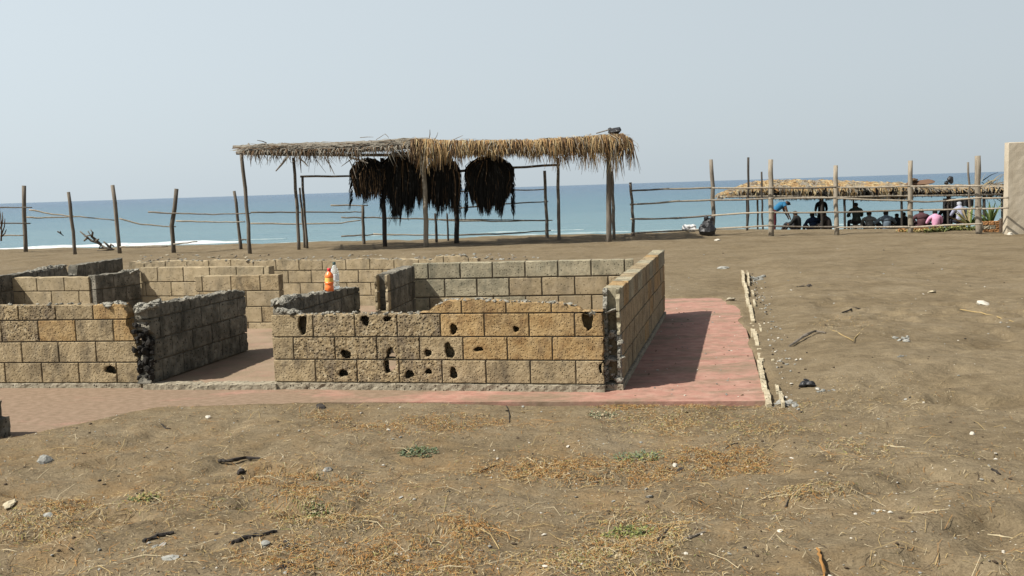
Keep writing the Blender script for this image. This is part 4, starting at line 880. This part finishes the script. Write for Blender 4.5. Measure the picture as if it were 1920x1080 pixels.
def leafy(label, spots, hgt, n, mats_, name='green_plant', spread=.15, w_=.02, cat='plant', group=None, seed=1, lean=.7):
    rr = random.Random(seed); b = MB()
    for (c, r) in spots:
        for _ in range(n):
            a = rr.uniform(0, 6.28); q = math.sqrt(rr.random())*r; x, y = c[0]+math.cos(a)*q, c[1]+math.sin(a)*q*.8; z = G(x, y)
            L_ = hgt*rr.uniform(.4, 1.1)*(1.1-.5*q/r); d = Vector((rr.gauss(0, lean), rr.gauss(0, lean), 1)).normalized(); e = Vector((rr.gauss(0, 1), rr.gauss(0, 1), .2)).normalized()
            p = Vector((x, y, z-.01)); b.ribbon([p, p+d*L_*.6], w_*.35, e, rr.randrange(len(mats_)), False)
            for k in range(3):
                o_ = p+d*L_*(.3+.3*k); dd = Vector((rr.gauss(0, 1), rr.gauss(0, 1), rr.uniform(-.1, .8))).normalized(); s = dd.cross(Vector((0, 0, 1)))
                if s.length < .1: s = Vector((1, 0, 0))
                s.normalize(); l = w_*1.8
                b.add([o_, o_+dd*l*.5+s*w_*.5, o_+dd*l, o_+dd*l*.5-s*w_*.5], [(0, 1, 2, 3)], rr.randrange(len(mats_)))
    return tag(b.build(name, [M[m_] for m_ in mats_]), label, cat, group)
p = PY(1790, 435, 29); leafy('low yellow-green shrubs along the sand left of the last fence post', [((p.x+dx, 29+random.uniform(-.3, .3)), .35) for dx in (-.6, -.2, .2, .6, .9)], .22, 60, ['leaf_green', 'leaf_yellow', 'leaf_yellow'], w_=.06, seed=3)
p = PY(1730, 437, 29.5); leafy('dry ochre weeds in front of the brick edging', [((p.x+dx, 29.3), .35) for dx in (-.6, -.1, .5, .9)], .10, 50, ['straw_orange', 'straw_yellow', 'leaf_yellow'], w_=.05, seed=5, name='dry_weeds')
for rt in (pav, fl_, fm, fr):
    for ch in rt.children: ch.matrix_parent_inverse = Matrix.Translation(-rt.location)

# ---------------------------------------------------------------- people
_pc = {}
def pm(c, nm):
    k = (nm, c)
    if k not in _pc: _pc[k] = make_mat(nm, [tuple(x*.7 for x in c), c], 12, bump=.3, bscale=25)
    return _pc[k]
def person(label, u, Y, rz, pose, shirt, pants, skin=(.16, .085, .05), hair=(.012, .010, .009), cap=None, lean=0.0, wide=1.0, sc=1.0, seed=0, dz=0.0, arms=0.0):
    wide *= 1.1; Y -= 2.5
    rr = random.Random(seed); x = PY(u, 430, Y).x; J = []
    def j(n, p, r, t, par): J.append((n, Vector(p), r, t, par))
    if pose in ('sit', 'perch'):
        h = .12 if pose == 'sit' else .46; l = lean
        j('pel', (0, 0, h), .145*wide, 'pants', None); j('waist', (0, .02+l*.2, h+.17), .125*wide, 'shirt', 'pel'); j('chest', (0, .05+l*.5, h+.36), .150*wide, 'shirt', 'waist'); j('up', (0, .08+l*.75, h+.47), .10*wide, 'shirt', 'chest')
        j('neck', (0, .11+l*.9, h+.57), .055, 'skin', 'up'); j('head', (0, .13+l, h+.70), .095, 'hair', 'neck'); j('crown', (0, .125+l, h+.77), .075, 'hair', 'head'); j('face', (0, .185+l, h+.665), .055, 'skin', 'head'); j('nose', (0, .245+l, h+.675), .014, 'skin', 'face')
        for s in (-1, 1):
            S = 'l' if s < 0 else 'r'; j('sh'+S, (s*.19*wide, .07+l*.7, h+.46), .068, 'shirt', 'up'); j('el'+S, (s*(.26*wide+arms), .19+l*.6, h+.22+arms*.5), .046, 'shirt', 'sh'+S); j('wr'+S, (s*(.13+arms), .40+l*.4, h+.24), .030, 'skin', 'el'+S); j('ha'+S, (s*(.10+arms), .46+l*.4, h+.22), .034, 'skin', 'wr'+S)
            for k in range(5): j('f%d'%k+S, (s*(.10+arms)+(k-2)*.018*s, .53+l*.4-(.03 if k == 0 else .006*abs(k-2)), h+.19), .009, 'skin', 'ha'+S)
            if pose == 'sit': K, A, T = (s*.19, .42, .42), (s*.14, .62, .09), (s*.14, .76, .045)
            else: K, A, T = (s*.15, .44, .47), (s*.15, .46, .09), (s*.15, .62, .045)
            j('hip'+S, (s*.10, .06, h), .10, 'pants', 'pel'); j('kn'+S, K, .066, 'pants', 'hip'+S); j('an'+S, A, .042, 'pants', 'kn'+S); j('to'+S, T, .036, 'shoe', 'an'+S)
            j('ear'+S, (s*.09, .125+l, h+.68), .018, 'skin', 'head')
    else:
        if pose == 'bend': pel, wa, ch, up, ne, he, cr, fa, no = (0, -.08, .86), (0, .06, 1.00), (0, .26, 1.12), (0, .36, 1.17), (0, .45, 1.20), (0, .55, 1.22), (0, .58, 1.28), (0, .60, 1.16), (0, .66, 1.13)
        else: pel, wa, ch, up, ne, he, cr, fa, no = (0, 0, .92), (0, 0, 1.10), (0, .01, 1.28), (0, .01, 1.40), (0, .02, 1.50), (0, .03, 1.61), (0, .02, 1.68), (0, .085, 1.585), (0, .14, 1.59)
        j('pel', pel, .135*wide, 'pants', None); j('waist', wa, .12*wide, 'shirt', 'pel'); j('chest', ch, .145*wide, 'shirt', 'waist'); j('up', up, .10, 'shirt', 'chest'); j('neck', ne, .052, 'skin', 'up'); j('head', he, .09, 'hair', 'neck'); j('crown', cr, .07, 'hair', 'head'); j('face', fa, .055, 'skin', 'head'); j('nose', no, .014, 'skin', 'face')
        for s in (-1, 1):
            S = 'l' if s < 0 else 'r'
            if pose == 'bend': a, b_, c, d = (s*.18, .36, 1.14), (s*.20, .44, .88), (s*.15, .56, .66), (s*.14, .60, .58)
            else: a, b_, c, d = (s*.19, .01, 1.38), (s*.25, .03, 1.12), (s*.20, .15, .95), (s*.17, .20, .90)
            j('sh'+S, a, .066, 'shirt', 'up'); j('el'+S, b_, .045, 'shirt' if pose != 'bend' else 'skin', 'sh'+S); j('wr'+S, c, .030, 'skin', 'el'+S); j('ha'+S, d, .034, 'skin', 'wr'+S)
            for k in range(5): j('f%d'%k+S, (d[0]+(k-2)*.018*s, d[1]+(.03 if k == 0 else .01), d[2]-.07+(.02 if k == 0 else .005*abs(k-2))), .009, 'skin', 'ha'+S)
            y0 = pel[1]; j('hip'+S, (s*.09, y0, pel[2]-.04), .10, 'pants', 'pel'); j('kn'+S, (s*.11, y0+.05, .50), .065, 'pants', 'hip'+S); j('an'+S, (s*.12, y0+.02, .09), .042, 'pants', 'kn'+S); j('to'+S, (s*.13, y0+.17, .04), .038, 'shoe', 'an'+S)
            j('ear'+S, (s*.085, he[1], he[2]-.01), .018, 'skin', 'head')
    names = [q[0] for q in J]; V = [q[1]*sc for q in J]; E = [(names.index(q[4]), i) for i, q in enumerate(J) if q[4]]
    me = bpy.data.meshes.new('tmp'); me.from_pydata(V, E, []); o = bpy.data.objects.new('tmp', me); C.objects.link(o)
    md = o.modifiers.new('s', 'SKIN'); 
    for i, q in enumerate(J): me.skin_vertices[0].data[i].radius = (q[2]*sc, q[2]*sc); me.skin_vertices[0].data[i].use_root = (i == 0)
    ss = o.modifiers.new('ss', 'SUBSURF'); ss.levels = ss.render_levels = 1
    dg = bpy.context.evaluated_depsgraph_get(); ev = o.evaluated_get(dg); nm = bpy.data.meshes.new_from_object(ev)
    bpy.data.objects.remove(o); bpy.data.meshes.remove(me)
    root = empty('person', (x, Y, G(x, Y)+dz), rz, label, 'person', 'people gathered under the low palm roof')
    nm.materials.clear(); nm.polygons.foreach_set('use_smooth', [True]*len(nm.polygons))
    body = link('body', nm, root, pm(skin, 'skin'))
    tags = [q[3] for q in J]; PV = np.array([tuple(v) for v in V]); RD = np.array([q[2]*sc for q in J])
    seg = [(i, par) for par, i in E]
    def cls(c):
        best = 1e9; t = 'skin'
        for i, p_ in seg:
            a, b2 = PV[p_], PV[i]; ab = b2-a; f = min(1, max(0, float((c-a)@ab/(ab@ab)))); d = float(np.linalg.norm(c-a-ab*f))-(RD[p_]*(1-f)+RD[i]*f)
            if d < best: best = d; t = tags[i] if f > (.45 if tags[i] != 'skin' else .2) else tags[p_]
        return t
    pc = [cls(np.array(p_.center)) for p_ in nm.polygons]; nv = [v.normal.copy() for v in nm.vertices]
    for tg, name, col, off in (('shirt', 'shirt', shirt, .014), ('pants', 'trousers', pants, .012), ('hair', 'hair' if not cap else 'cap', cap or hair, .012), ('shoe', 'shoe', (.04, .035, .03), .008)):
        fs = [tuple(p_.vertices) for p_, t_ in zip(nm.polygons, pc) if t_ == tg]
        if not fs: continue
        used = sorted({i for f in fs for i in f}); mp = {a: b_ for b_, a in enumerate(used)}
        m2 = bpy.data.meshes.new(name); m2.from_pydata([nm.vertices[i].co+nv[i]*off for i in used], [], [tuple(mp[i] for i in f) for f in fs]); m2.polygons.foreach_set('use_smooth', [True]*len(fs)); m2.update()
        link(name, m2, root, pm(col, name+'_cloth' if tg != 'hair' else 'hair'))
    return root
W = math.pi
person('person bending to the right in a bright blue shirt and dark red trousers', 1453, 39.2, -W/2, 'bend', (.03, .16, .30), (.10, .022, .028), seed=1, sc=.92)
person('person in a dark cap and black top seated beside the bending blue-shirted one', 1497, 39.8, .9, 'sit', (.02, .021, .02), (.03, .03, .035), cap=(.035, .03, .028), seed=2, arms=.05)
person('person in a navy shirt seated with back turned, next to a dark post', 1527, 41.0, .2, 'sit', (.015, .028, .065), (.02, .02, .03), seed=3, lean=.05, wide=1.1)
person('person all in black standing behind the seated navy-shirted one', 1540, 43.0, 0, 'stand', (.012, .012, .014), (.012, .012, .014), seed=4, sc=.95)
person('person in dark brown crouched leaning left of the second thick fence post', 1556, 40.5, .8, 'sit', (.035, .028, .024), (.02, .018, .018), seed=5, lean=.12)
person('person in dark green sitting highest on a stool against the sea', 1606, 40.6, 0, 'perch', (.018, .028, .024), (.012, .012, .014), seed=6)
person('person in a pale grey shirt seated hunched with back turned', 1630, 41.2, -.3, 'sit', (.30, .30, .28), (.05, .05, .06), seed=7, lean=.1, wide=1.05)
person('person in a patterned grey-blue shirt seated with arms spread', 1663, 40.6, .0, 'sit', (.13, .17, .21), (.05, .06, .08), seed=8, wide=1.15, arms=.10)
person('child in black seated just right of the grey-blue shirt', 1684, 41.2, .2, 'sit', (.016, .018, .022), (.02, .02, .02), seed=9, sc=.86)
person('person in black close to the left side of the slim pale fence post', 1698, 41.6, .4, 'sit', (.02, .018, .018), (.10, .03, .03), seed=10, sc=.92)
person('broad person in a maroon top seated with back turned', 1729, 40.2, -.1, 'sit', (.085, .04, .045), (.03, .015, .02), seed=11, wide=1.2, sc=1.02)
person('person in a bright pink shirt seated with back turned', 1755, 39.8, .0, 'sit', (.72, .36, .52), (.05, .04, .06), seed=12, wide=1.1, sc=.93)
person('person dressed in black between the pink and the lilac shirts', 1778, 41.0, -.1, 'perch', (.012, .014, .014), (.012, .012, .012), seed=13, wide=1.15, dz=-.12)
person('person in a pale lilac shirt and white cap at the right end of the group', 1801, 40.2, .1, 'perch', (.38, .40, .52), (.03, .03, .04), cap=(.45, .47, .52), seed=14, wide=1.05, dz=-.10)
for i, (u, Y, lb) in enumerate([(1606, 40.6, 'low wooden stool under the person in dark green'), (1778, 41.0, 'low wooden stool under the person in black'), (1801, 40.2, 'low wooden stool under the person in lilac')]):
    Y -= 2.5; x = PY(u, 430, Y).x; t = empty('stool', (x, Y, G(x, Y)), 0, lb, 'stool', 'low stools under the palm roof'); hh = .33 if i == 0 else .22
    b = MB(); b.box(-.19, -.17, hh-.04, .19, .19, hh); b.build('seat', M['wood'], t)
    for sx in (-1, 1):
        for sy in (-1, 1): b = MB(); b.tube([(sx*.15, sy*.13+.01, -.05), (sx*.14, sy*.12+.01, hh-.04)], .022, 6); b.build('leg', M['wood'], t)

# ---------------------------------------------------------------- driftwood, stones, sticks
def branchy(name, label, cat, u, v, segs, r, mat, Y=None):
    g = on_ground(u, v) if Y is None else PY(u, v, Y); g.z = min(g.z, G(g.x, g.y)); t = MB()
    for s in segs:
        pts = [PY(a, b_, g.y+random.uniform(-.1, .1)) for a, b_ in s]
        if len(s) > 1: t.tube(pts, [r*(1-.55*i/(len(pts)-1)) for i in range(len(pts))], 5, jit=.15)
    return tag(t.build(name, M[mat], smooth=True), label, cat)
branchy('driftwood', 'bare grey driftwood branches lying on the sand between two left fence posts', 'driftwood', 205, 470,
        [[(214, 470), (196, 464), (182, 455), (172, 444), (165, 434)], [(182, 455), (172, 452), (160, 442), (150, 434)], [(190, 460), (178, 448), (170, 441), (158, 443)], [(172, 444), (174, 436), (170, 431)], [(210, 468), (200, 458), (194, 453)], [(212, 471), (195, 470), (182, 470)], [(205, 466), (208, 458), (214, 462)], [(180, 452), (186, 448)], [(165, 445), (157, 452)], [(196, 464), (186, 466), (190, 456)]], .05, 'wood')
branchy('driftwood', 'small forked driftwood twig showing against the surf at left', 'driftwood', 118, 442, [[(108, 434), (114, 438), (119, 442)], [(114, 438), (113, 433)]], .03, 'wooddark', Y=34)
branchy('dry_bush', 'dry twiggy bush cut off at the left picture edge', 'bush', 2, 452, [[(2, 452), (3, 430), (1, 405), (-2, 388)], [(3, 440), (8, 425), (9, 410)], [(2, 430), (-6, 415), (-10, 400)], [(3, 425), (5, 410), (4, 398)], [(2, 445), (9, 438), (12, 430)]], .025, 'thatch_brown', Y=31)
def stone(label, u, v, wpx, mat, seed, flatn=.6, n=1, cat='stone', name='stone'):
    p = on_ground(u, v); r = wpx*p.length/FPX/2*.88; b = MB(); rr = random.Random(seed)
    for i in range(n):
        q = p+Vector((rr.uniform(-1, 1)*r*1.4, rr.uniform(-1, 1)*r*1.5, 0))*(n > 1); q.z = G(q.x, q.y); s = r*(1 if n == 1 else rr.uniform(.25, .6))
        b.lump((q.x, q.y, q.z+s*flatn*.28), s*.9, (1.1, .85, flatn), 2, .3, seed=rr.randint(0, 9999))
    return tag(b.build(name, M[mat]), label, cat)
stones = [('pale concrete chunk with a dark side low at the left', 84, 866, 34, 'stone', 1, .6), ('small whitish stone below the walkway at left', 390, 784, 13, 'whitestone', 2, .7), ('smooth grey oval stone left of centre in the sand', 614, 882, 22, 'stone', 3, .6), ('blackish burnt lump under the long dark stick', 453, 890, 24, 'char', 4, .6),
          ('dark flat stone just in front of the walkway', 601, 764, 24, 'char', 5, .35), ('tiny flat white stone left of the green tuft', 728, 807, 12, 'whitestone', 6, .5), ('white pebble beside orange straw, right of centre', 1266, 874, 14, 'whitestone', 7, .7), ('dark lump touching the white pebble', 1275, 882, 16, 'char', 8, .5),
          ('sandy stone lying at the far end of the red walkway', 1370, 572, 20, 'plinth', 9, .6), ('white stone high on the open sand at right', 1843, 571, 22, 'whitestone', 10, .6), ('round white pebble on open sand at right', 1823, 814, 13, 'whitestone', 11, .6), ('flat white pebble low on the right-hand sand', 1462, 996, 16, 'whitestone', 12, .4),
          ('pale grey stone beside the charred stick at bottom', 497, 1022, 26, 'stone', 13, .5), ('blue-grey stone at lower left', 92, 968, 28, 'stone', 14, .4), ('flat bluish stone buried in sand right of centre', 1218, 932, 22, 'stone', 15, .3), ('long flat grey stone low at the left', 317, 1047, 38, 'stone', 16, .25), ('tan stone at the left picture edge', 18, 942, 26, 'kerb', 17, .5),
          ('small light stone on the wide sand near the upper right', 1345, 451, 12, 'whitestone', 18, .5), ('flat pale stone on the sand behind the walkway', 1355, 503, 30, 'stone', 19, .2), ('pale stone at the foot of the plaster wall', 1893, 440, 12, 'whitestone', 20, .6), ('thin flat pale stone right of the kerb top', 1747, 548, 16, 'kerb', 21, .3)]
for lb, u, v, w_, m_, sd, fl__ in stones: tag(stone(lb, u, v, w_, m_, sd, fl__), group='loose stones on the sand')
for lb, u, v, w_, m_, sd, n in [('cluster of pale grey shards right of the kerb foot', 1545, 731, 24, 'stone', 31, 9), ('scatter of blue-grey chips in the middle of the right-hand sand', 1697, 635, 28, 'stone', 32, 10), ('small group of bluish chips below the larger scatter', 1692, 667, 14, 'stone', 33, 5), ('row of dark fragments near the far end of the kerb', 1505, 537, 22, 'char', 34, 7), ('grey fragments beside the far end of the kerb', 1425, 523, 28, 'stone', 35, 9),
                             ('dark rubble pieces right of the pale bottom stone', 540, 1023, 32, 'char', 36, 9), ('grey flakes under the charred stick at lower left', 288, 1024, 28, 'stone', 37, 8), ('dark clods near the bottom edge, left of centre', 527, 1062, 26, 'char', 38, 7), ('heap of grey stones where the kerb ends', 1475, 757, 34, 'stone', 39, 12), ('thin shards of white shell at the right', 1655, 1000-40, 20, 'whitestone', 40, 6)]:
    stone(lb, u, v, w_, m_, sd, .5, n, 'rubble', 'stone_fragments')
def stick(label, pts, r, mat, seed, name='stick', lift=.0):
    rr = random.Random(seed); r *= .85; zm = G(*P(pts[0][0], pts[0][1]).xy)*.5+G(*P(pts[-1][0], pts[-1][1]).xy)*.5; P3 = [P(q[0], q[1], zm) for q in pts]; fine = []; za, zb = G(P3[0].x, P3[0].y), G(P3[-1].x, P3[-1].y); tot = (P3[-1]-P3[0]).length
    for i in range(len(P3)-1):
        for k in range(4):
            q = P3[i].lerp(P3[i+1], k/4); q += Vector((rr.gauss(0, r*.5), rr.gauss(0, r*.5), 0)); f_ = min(1, (q-P3[0]).length/tot); q.z = max(za+(zb-za)*f_, G(q.x, q.y))*.5+(za+(zb-za)*f_)*.5+r*.6+lift; fine.append(q)
    fine.append(Vector((P3[-1].x, P3[-1].y, zb+r*.5+lift))); n = len(fine); b = MB()
    b.tube(fine, [r*(1.1-.6*abs(i/(n-1)-.35)) for i in range(n)], 6, jit=.25); return tag(b.build(name, M[mat], smooth=False), label, 'stick', 'sticks lying on the sand')
stick('long dark weathered stick above the burnt lump', [(407, 863), (430, 862), (460, 857), (494, 857)], .014, 'char', 1)
stick('charred stick rising to the right beside the pale bottom stone', [(428, 1021), (465, 1010), (500, 1003), (520, 998)], .014, 'char', 2)
stick('short charred stick at lower left over grey flakes', [(268, 1018), (295, 1008), (327, 1003)], .013, 'char', 3)
stick('upright-looking dark stick low and right of centre', [(1233, 1021), (1243, 1008), (1254, 991)], .010, 'char', 4)
stick('thin dark curved stick low at the right', [(1282, 1013), (1300, 1008), (1325, 998)], .007, 'wood', 5)
stick('short black stick near the right edge', [(1858, 881), (1876, 888)], .009, 'char', 6)
stick('small curved black twig in the lower right sand', [(1473, 945), (1479, 936), (1493, 930)], .005, 'char', 7)
stick('dark root half buried on the sand right of the kerb', [(1480, 645), (1505, 635), (1530, 628), (1548, 632)], .016, 'wood', 8)
stick('long thin black twig on the upper right sand', [(1580, 588), (1600, 576), (1618, 576), (1640, 573)], .012, 'char', 9)
stick('thin twig standing out on the sand in front of the walkway', [(950, 761), (955, 775), (955, 792)], .005, 'char', 10)
stick('thick pale straw stalk at the bottom right', [(1534, 1034), (1540, 1052), (1547, 1085)], .008, 'straw_orange', 11)
stick('pale yellow stalk near the right picture edge', [(1853, 1000), (1880, 1002), (1899, 1004)], .005, 'straw_pale', 12)
stick('pale dry stalk lying level on the right sand', [(1657, 834), (1680, 838), (1702, 839)], .005, 'straw_pale', 13)
stick('reddish brown stick among orange straw in the middle', [(898, 887), (915, 878), (930, 872)], .008, 'thatch_brown', 14)
stick('straight pale straw stem crossing orange straw in the middle', [(988, 856), (1003, 866), (1020, 880)], .005, 'straw_pale', 15)
stick('small dark stick at the top right of the orange straw', [(1362, 841), (1372, 835), (1384, 833)], .007, 'char', 16)
stick('forked-looking dark twig below the walkway at left', [(303, 796), (311, 803), (320, 802)], .006, 'char', 17)
stick('dark twig at the orange straw bottom right', [(1395, 878), (1410, 880), (1425, 882)], .008, 'char', 18)
stick('long pale vine trailing across the right-hand sand', [(1800, 580), (1840, 588), (1880, 600), (1930, 618)], .008, 'straw_yellow', 19, 'vine')
stick('hooked pale vine on the sand right of the kerb', [(1560, 622), (1600, 640), (1618, 620), (1645, 600)], .006, 'straw_yellow', 20, 'vine')
# green tufts
for lb, u, v, r, n, ms in [('grey-green leafy tuft in the sand left of centre', 785, 848, .13, 170, ['leaf_green', 'leaf_grey', 'leaf_grey']), ('grey-green creeping plant beside the orange straw', 1197, 858, .17, 150, ['leaf_grey', 'leaf_yellow', 'leaf_grey']), ('yellow-green creeping plant low and right of centre', 1178, 1000, .13, 150, ['leaf_green', 'leaf_yellow', 'leaf_yellow']),
                        ('sparse yellow-green plant at the bottom left of centre', 592, 966, .11, 90, ['leaf_green', 'leaf_yellow', 'straw_pale']), ('yellowish low plant in the lower left sand', 268, 936, .10, 90, ['leaf_yellow', 'leaf_green', 'straw_yellow']), ('thin pale green growth at the kerb foot of the walkway', 1130, 778, .12, 70, ['leaf_grey', 'straw_pale'])]:
    p = on_ground(u, v); leafy(lb, [((p.x, p.y), r)], .055, n, ms, w_=.012, seed=int(u), name='creeping_plant', group='creeping plants in the sand', lean=1.0)

# ---------------------------------------------------------------- straw litter and grit
rng = np.random.RandomState(5)
def strands(name, label, x, y, L_, wd, mats_, mi, lift=.004, arch=.012):
    n = len(x); a = rng.uniform(0, 2*math.pi, n); dx, dy = np.cos(a)*L_/2, np.sin(a)*L_/2; bend = rng.normal(0, .22, n)*L_
    xm, ym = x-dy/L_*bend, y+dx/L_*bend; px_, py_ = -np.sin(a)*wd/2, np.cos(a)*wd/2; V = np.zeros((n, 6, 3)); tilt = rng.uniform(0, 1, n)*arch
    for k, (cx, cy, up) in enumerate([(x-dx, y-dy, 0), (xm, ym, tilt), (x+dx, y+dy, tilt*.7*rng.randint(0, 2, n))]):
        z = gz(cx, cy)+lift+up; tw = rng.uniform(-.4, .4, n)*wd
        V[:, 2*k] = np.stack([cx-px_, cy-py_, z+tw], -1); V[:, 2*k+1] = np.stack([cx+px_, cy+py_, z-tw], -1)
    base = (np.arange(n)*6)[:, None]; F = np.concatenate([base+np.array([0, 1, 3, 2]), base+np.array([2, 3, 5, 4])], 1).reshape(-1, 4)
    me = bpy.data.meshes.new(name); me.vertices.add(n*6); me.vertices.foreach_set('co', V.astype(np.float32).ravel()); me.loops.add(F.size); me.loops.foreach_set('vertex_index', F.astype(np.int32).ravel())
    me.polygons.add(len(F)); me.polygons.foreach_set('loop_start', np.arange(0, F.size, 4, dtype=np.int32)); me.polygons.foreach_set('material_index', np.repeat(mi, 2).astype(np.int32)); me.update(calc_edges=True); me.validate()
    return tag(link(name, me, None, [M[q] for q in mats_]), label, kind='stuff')
MT = ['straw_orange', 'straw_yellow', 'straw_pale', 'straw_dark', 'leaf_yellow']
patches = [(1110, 878, 200, 26, 1900, 0), (1010, 880, 110, 22, 900, 0), (1340, 862, 110, 26, 2000, 0), (560, 905, 110, 34, 1500, 0), (135, 938, 60, 14, 400, 0), (760, 802, 120, 16, 600, 0), (620, 782, 50, 10, 240, 0), (880, 790, 90, 14, 350, 0), (1400, 800, 140, 26, 900, 1), (1250, 785, 110, 26, 800, 1), (1180, 760, 60, 6, 300, 0), (1330, 758, 70, 5, 260, 0), (770, 1045, 150, 36, 1300, 0), (560, 1040, 110, 36, 800, 0), (870, 985, 60, 28, 500, 0), (590, 955, 90, 32, 700, 1),
           (1190, 1010, 110, 60, 1500, 1), (1600, 850, 90, 22, 350, 1), (1510, 925, 90, 14, 300, 1), (90, 975, 110, 36, 700, 1), (1100, 1050, 140, 30, 700, 1), (690, 960, 150, 60, 500, 1), (320, 935, 120, 30, 300, 1), (1590, 620, 90, 26, 260, 2), (1650, 745, 120, 30, 250, 2), (1500, 760, 70, 14, 260, 1), (1900, 590, 90, 16, 120, 2)]
xs_, ys_, ls, ws, ms = [], [], [], [], []
for (u, v, ru, rv, n, kind) in patches:
    n = int(n*2.4)
    a = rng.uniform(0, 6.28, n); q = np.sqrt(rng.uniform(0, 1, n))*(1+.3*rng.normal(0, 1, n).clip(-1, 1))
    n_ = n; wgt = fbm((u+ru*np.cos(a)*q)/26., (v+rv*np.sin(a)*q)/12., 2, 7)
    for i in range(n):
        if wgt[i] < -.12 and rng.rand() < .8: continue
        p = P(u+ru*math.cos(a[i])*q[i], min(1180, v+rv*math.sin(a[i])*q[i]), 0); xs_.append(p.x); ys_.append(p.y); ls.append(rng.uniform(.010, .05)); ws.append(rng.uniform(.0015, .0032))
        ms.append(rng.choice(5, p=[[.50, .26, .09, .13, .02], [.22, .38, .20, .12, .08], [.08, .42, .38, .12, 0]][kind]))
strands('straw_litter', 'patches of orange and yellow dry straw strewn over the near sand', np.array(xs_), np.array(ys_), np.array(ls), np.array(ws), MT, np.array(ms))
xs_, ys_ = [], []
while len(xs_) < 14000:
    u, v = rng.uniform(-60, 1980), 1180-420*rng.uniform(0, 1)**.8
    if v < 758 and u < 1440: continue
    dn = .75 if u < 1450 else .28
    if fbm(u/120., v/50., 3, 9)+rng.uniform(-.5, .5) > dn-.55 and rng.rand() > dn*.4: continue
    p = P(u, v, 0)
    if sdist(np.array([p.x]), np.array([p.y]), SLAB)[0] < .04: continue
    xs_.append(p.x); ys_.append(p.y)
n = len(xs_)
strands('straw_litter', 'thin scatter of short straw and twig bits over all the near sand', np.array(xs_), np.array(ys_), rng.uniform(.008, .05, n), rng.uniform(.0012, .0030, n), MT, rng.choice(5, n, p=[.22, .30, .22, .24, .02]))
n = 620; u = rng.uniform(0, 1920, n); v = 1090-330*rng.uniform(0, 1, n)**.9; pp = [P(a, b_, 0) for a, b_ in zip(u, v)]
pp = [q for q in pp if sdist(np.array([q.x]), np.array([q.y]), SLAB)[0] > .1]; n = len(pp)
strands('dry_stems', 'long thin pale dry stems lying singly on the near sand', np.array([q.x for q in pp]), np.array([q.y for q in pp]), rng.uniform(.08, .26, n), rng.uniform(.0018, .0032, n), MT, rng.choice(5, n, p=[.15, .35, .38, .12, 0]), arch=.03)
b = MB(); rr = random.Random(8); k = 0
while k < 900:
    u = rr.uniform(-20, 1940); v = 470+620*rr.random()**1.0
    if v < 757 and u < 1450 and not (1250 < u and v < 555): continue
    p = P(u, v, 0); 
    if sdist(np.array([p.x]), np.array([p.y]), SLAB)[0] < .05: continue
    z = G(p.x, p.y); r = rr.choice([.002, .003, .003, .004, .005, .008])*(1+p.y/16); b.lump((p.x, p.y, z+r*.3), r, (1.3, 1, .6), 1 if p.y < 9 else 1, .3, mi=rr.choice([0, 1, 1, 2, 3, 3]), seed=rr.randint(0, 99999)); k += 1
tag(b.build('grit', [M['whitestone'], M['stone'], M['char'], M['straw_dark']]), 'pebbles, shell bits and charcoal crumbs sprinkled across the sand', kind='stuff')
# bits lying on the walkway
b = MB()
for _ in range(120):
    u, v = rr.uniform(1190, 1410), rr.uniform(570, 748); p = P(u, v, 0); r = rr.uniform(.003, .010); b.lump((p.x, p.y, .001+r*.3), r, (1.6, 1, .5), 1, .3, mi=rr.choice([0, 1, 2]), seed=rr.randint(0, 9999))
tag(b.build('grit', [M['whitestone'], M['sand'], M['stone']]), 'small chips and sand grains lying on the red walkway', kind='stuff')
# wrack and rubble line behind the far wall
b = MB()
for _ in range(150):
    u = rr.uniform(260, 1010); p = P(u, rr.uniform(478, 490)-(u-600)*.003, 0); z = G(p.x, p.y); r = rr.uniform(.015, .05); b.lump((p.x, p.y, z+r*.2), r, (1.6, 1, .5), 1, .35, mi=rr.choice([0, 1, 2]), seed=rr.randint(0, 9999))
tag(b.build('rubble_line', [M['stone'], M['plinth'], M['wood']]), 'thin line of rubble and driftwood chips on the sand behind the ruin', kind='stuff')
print('TOTAL objects', len(bpy.data.objects))
